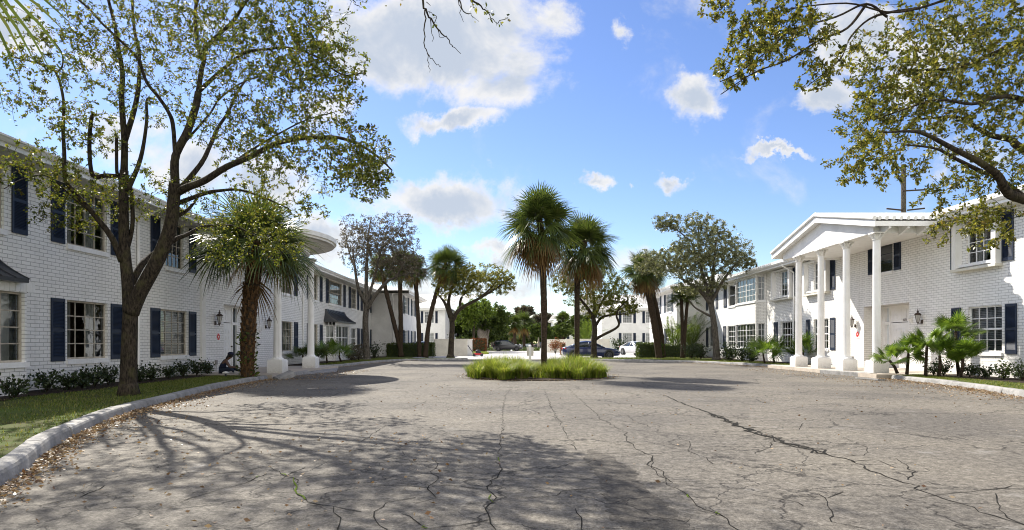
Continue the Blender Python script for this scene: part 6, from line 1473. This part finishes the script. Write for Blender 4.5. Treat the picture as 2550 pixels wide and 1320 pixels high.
for px, py, rx, ry, k in ((1090, 90, 270, 150, 1.35), (1250, 190, 170, 95, 1.1), (1130, 300, 130, 42, 1.1), (900, 70, 130, 120, 1.0), (1370, 60, 70, 60, .7), (1090, 510, 215, 85, 1.35), (660, 470, 200, 110, .8), (1230, 640, 110, 28, .9), (930, 420, 90, 90, .9), (30, 60, 150, 70, 1.0), (280, 330, 160, 90, 1.0), (470, 420, 120, 100, .95), (560, 60, 140, 60, .6), (230, 130, 120, 60, .7), (780, 600, 130, 60, 1.0), (790, 250, 120, 90, .8),
        (1742, 245, 75, 62, 1.0), (1556, 60, 48, 52, .95), (1475, 447, 52, 32, 1.15), (1555, 452, 30, 18, .8), (1670, 437, 62, 30, 1.15), (1945, 398, 100, 17, 1.05), (2050, 245, 75, 62, 1.1), (2150, 80, 130, 100, 1.25), (2330, 150, 160, 120, .9), (1640, 660, 150, 40, .6), (1250, 720, 260, 60, .75), (1000, 740, 300, 60, .7), (2400, 380, 140, 60, .6), (1830, 700, 200, 40, .4)):
    a = q.math('DIVIDE', q.math('SUBTRACT', uw, (px - CX) / FPX), rx * 1.28 / FPX); b = q.math('DIVIDE', q.math('SUBTRACT', vw, (HOR - py) / FPX), ry * 1.28 / FPX)
    d = q.math('MULTIPLY', q.math('SUBTRACT', 1.0, q.math('SQRT', q.math('ADD', q.math('MULTIPLY', a, a), q.math('MULTIPLY', b, b)))), k)
    d = q.math('MAXIMUM', d, 0.0)
    acc = d if acc is None else q.math('SMOOTH_MAX', acc, d, .12)
den = q.math('ADD', q.math('MULTIPLY', acc, 1.7), q.math('MULTIPLY', q.math('SUBTRACT', n1, .5), 4.0))
cov = q.n('ShaderNodeMapRange', {'Value': den, 'From Min': .30, 'From Max': 1.25}, interpolation_type='SMOOTHSTEP').outputs[0]
cov = q.math('MULTIPLY', cov, q.n('ShaderNodeMapRange', {'Value': acc, 'From Min': .0, 'From Max': .14}, interpolation_type='SMOOTHSTEP').outputs[0])
thick = q.n('ShaderNodeMapRange', {'Value': q.math('ADD', den, q.math('MULTIPLY', q.math('SUBTRACT', n2, n1), 5.0)), 'From Min': .55, 'From Max': 1.9}, interpolation_type='SMOOTHSTEP').outputs[0]
ccol = q.mix(thick, (1.0, .985, .965), (.60, .67, .78))
skyc = q.n('ShaderNodeHueSaturation', {'Color': sky.outputs[0], 'Saturation': SAT, 'Value': 1.0, 'Hue': .513}).outputs[0]
# haze whitening low over the horizon is the sky's own
bg = q.n('ShaderNodeBackground', {'Color': skyc, 'Strength': SKYS}); bc = q.n('ShaderNodeBackground', {'Color': ccol, 'Strength': CLOUD})
back = q.n('ShaderNodeMapRange', {'Value': q.math('ADD', q.math('MULTIPLY', sp.outputs[1], -1.0), q.math('MULTIPLY', q.math('SUBTRACT', q.n('ShaderNodeTexNoise', {'Vector': tc, 'Scale': 2.2, 'Detail': 6.0}).outputs['Fac'], .5), 1.0)), 'From Min': .0, 'From Max': .3}, interpolation_type='SMOOTHSTEP').outputs[0]  # unseen cloud cover added behind the camera to brighten the shaded facades
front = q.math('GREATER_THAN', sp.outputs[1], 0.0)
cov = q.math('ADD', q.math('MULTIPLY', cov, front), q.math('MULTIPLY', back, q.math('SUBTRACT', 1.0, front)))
bstr = q.math('ADD', CLOUD, q.math('MULTIPLY', q.math('SUBTRACT', 1.0, front), BACKFILL))   # extra strength of the added clouds behind the camera, as fill light
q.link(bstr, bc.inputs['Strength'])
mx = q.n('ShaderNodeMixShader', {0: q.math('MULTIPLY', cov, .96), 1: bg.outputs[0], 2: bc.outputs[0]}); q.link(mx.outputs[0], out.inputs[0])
sl = bpy.data.lights.new('sun', 'SUN'); sl.energy = SUNE; sl.angle = R(.53); sl.color = (1, .94, .84)
so = bpy.data.objects.new('sun', sl); COL.objects.link(so)
dv = Vector((math.sin(R(AZ)) * math.cos(R(EL)), -math.cos(R(AZ)) * math.cos(R(EL)), -math.sin(R(EL))))
so.rotation_euler = dv.to_track_quat('-Z', 'Y').to_euler(); so.location = (-20, 25, 30)
cd = bpy.data.cameras.new('camera'); co = bpy.data.objects.new('camera', cd); COL.objects.link(co); S.camera = co
cd.sensor_width = 36; cd.lens = 36 * FPX / 2550; cd.shift_y = (HOR - 660) / 2550; cd.clip_end = 3000; cd.clip_start = .05
co.location = (0, 0, CAMH); co.rotation_euler = (R(90), 0, 0)
S.view_settings.view_transform = 'Standard'; S.view_settings.look = 'None'; S.view_settings.exposure = EXPO; S.view_settings.gamma = 1
S.cycles.max_bounces = 6; S.cycles.transparent_max_bounces = 12; S.cycles.diffuse_bounces = 3; S.cycles.glossy_bounces = 3
S.cycles.use_denoising = True; S.cycles.filter_width = 1.05
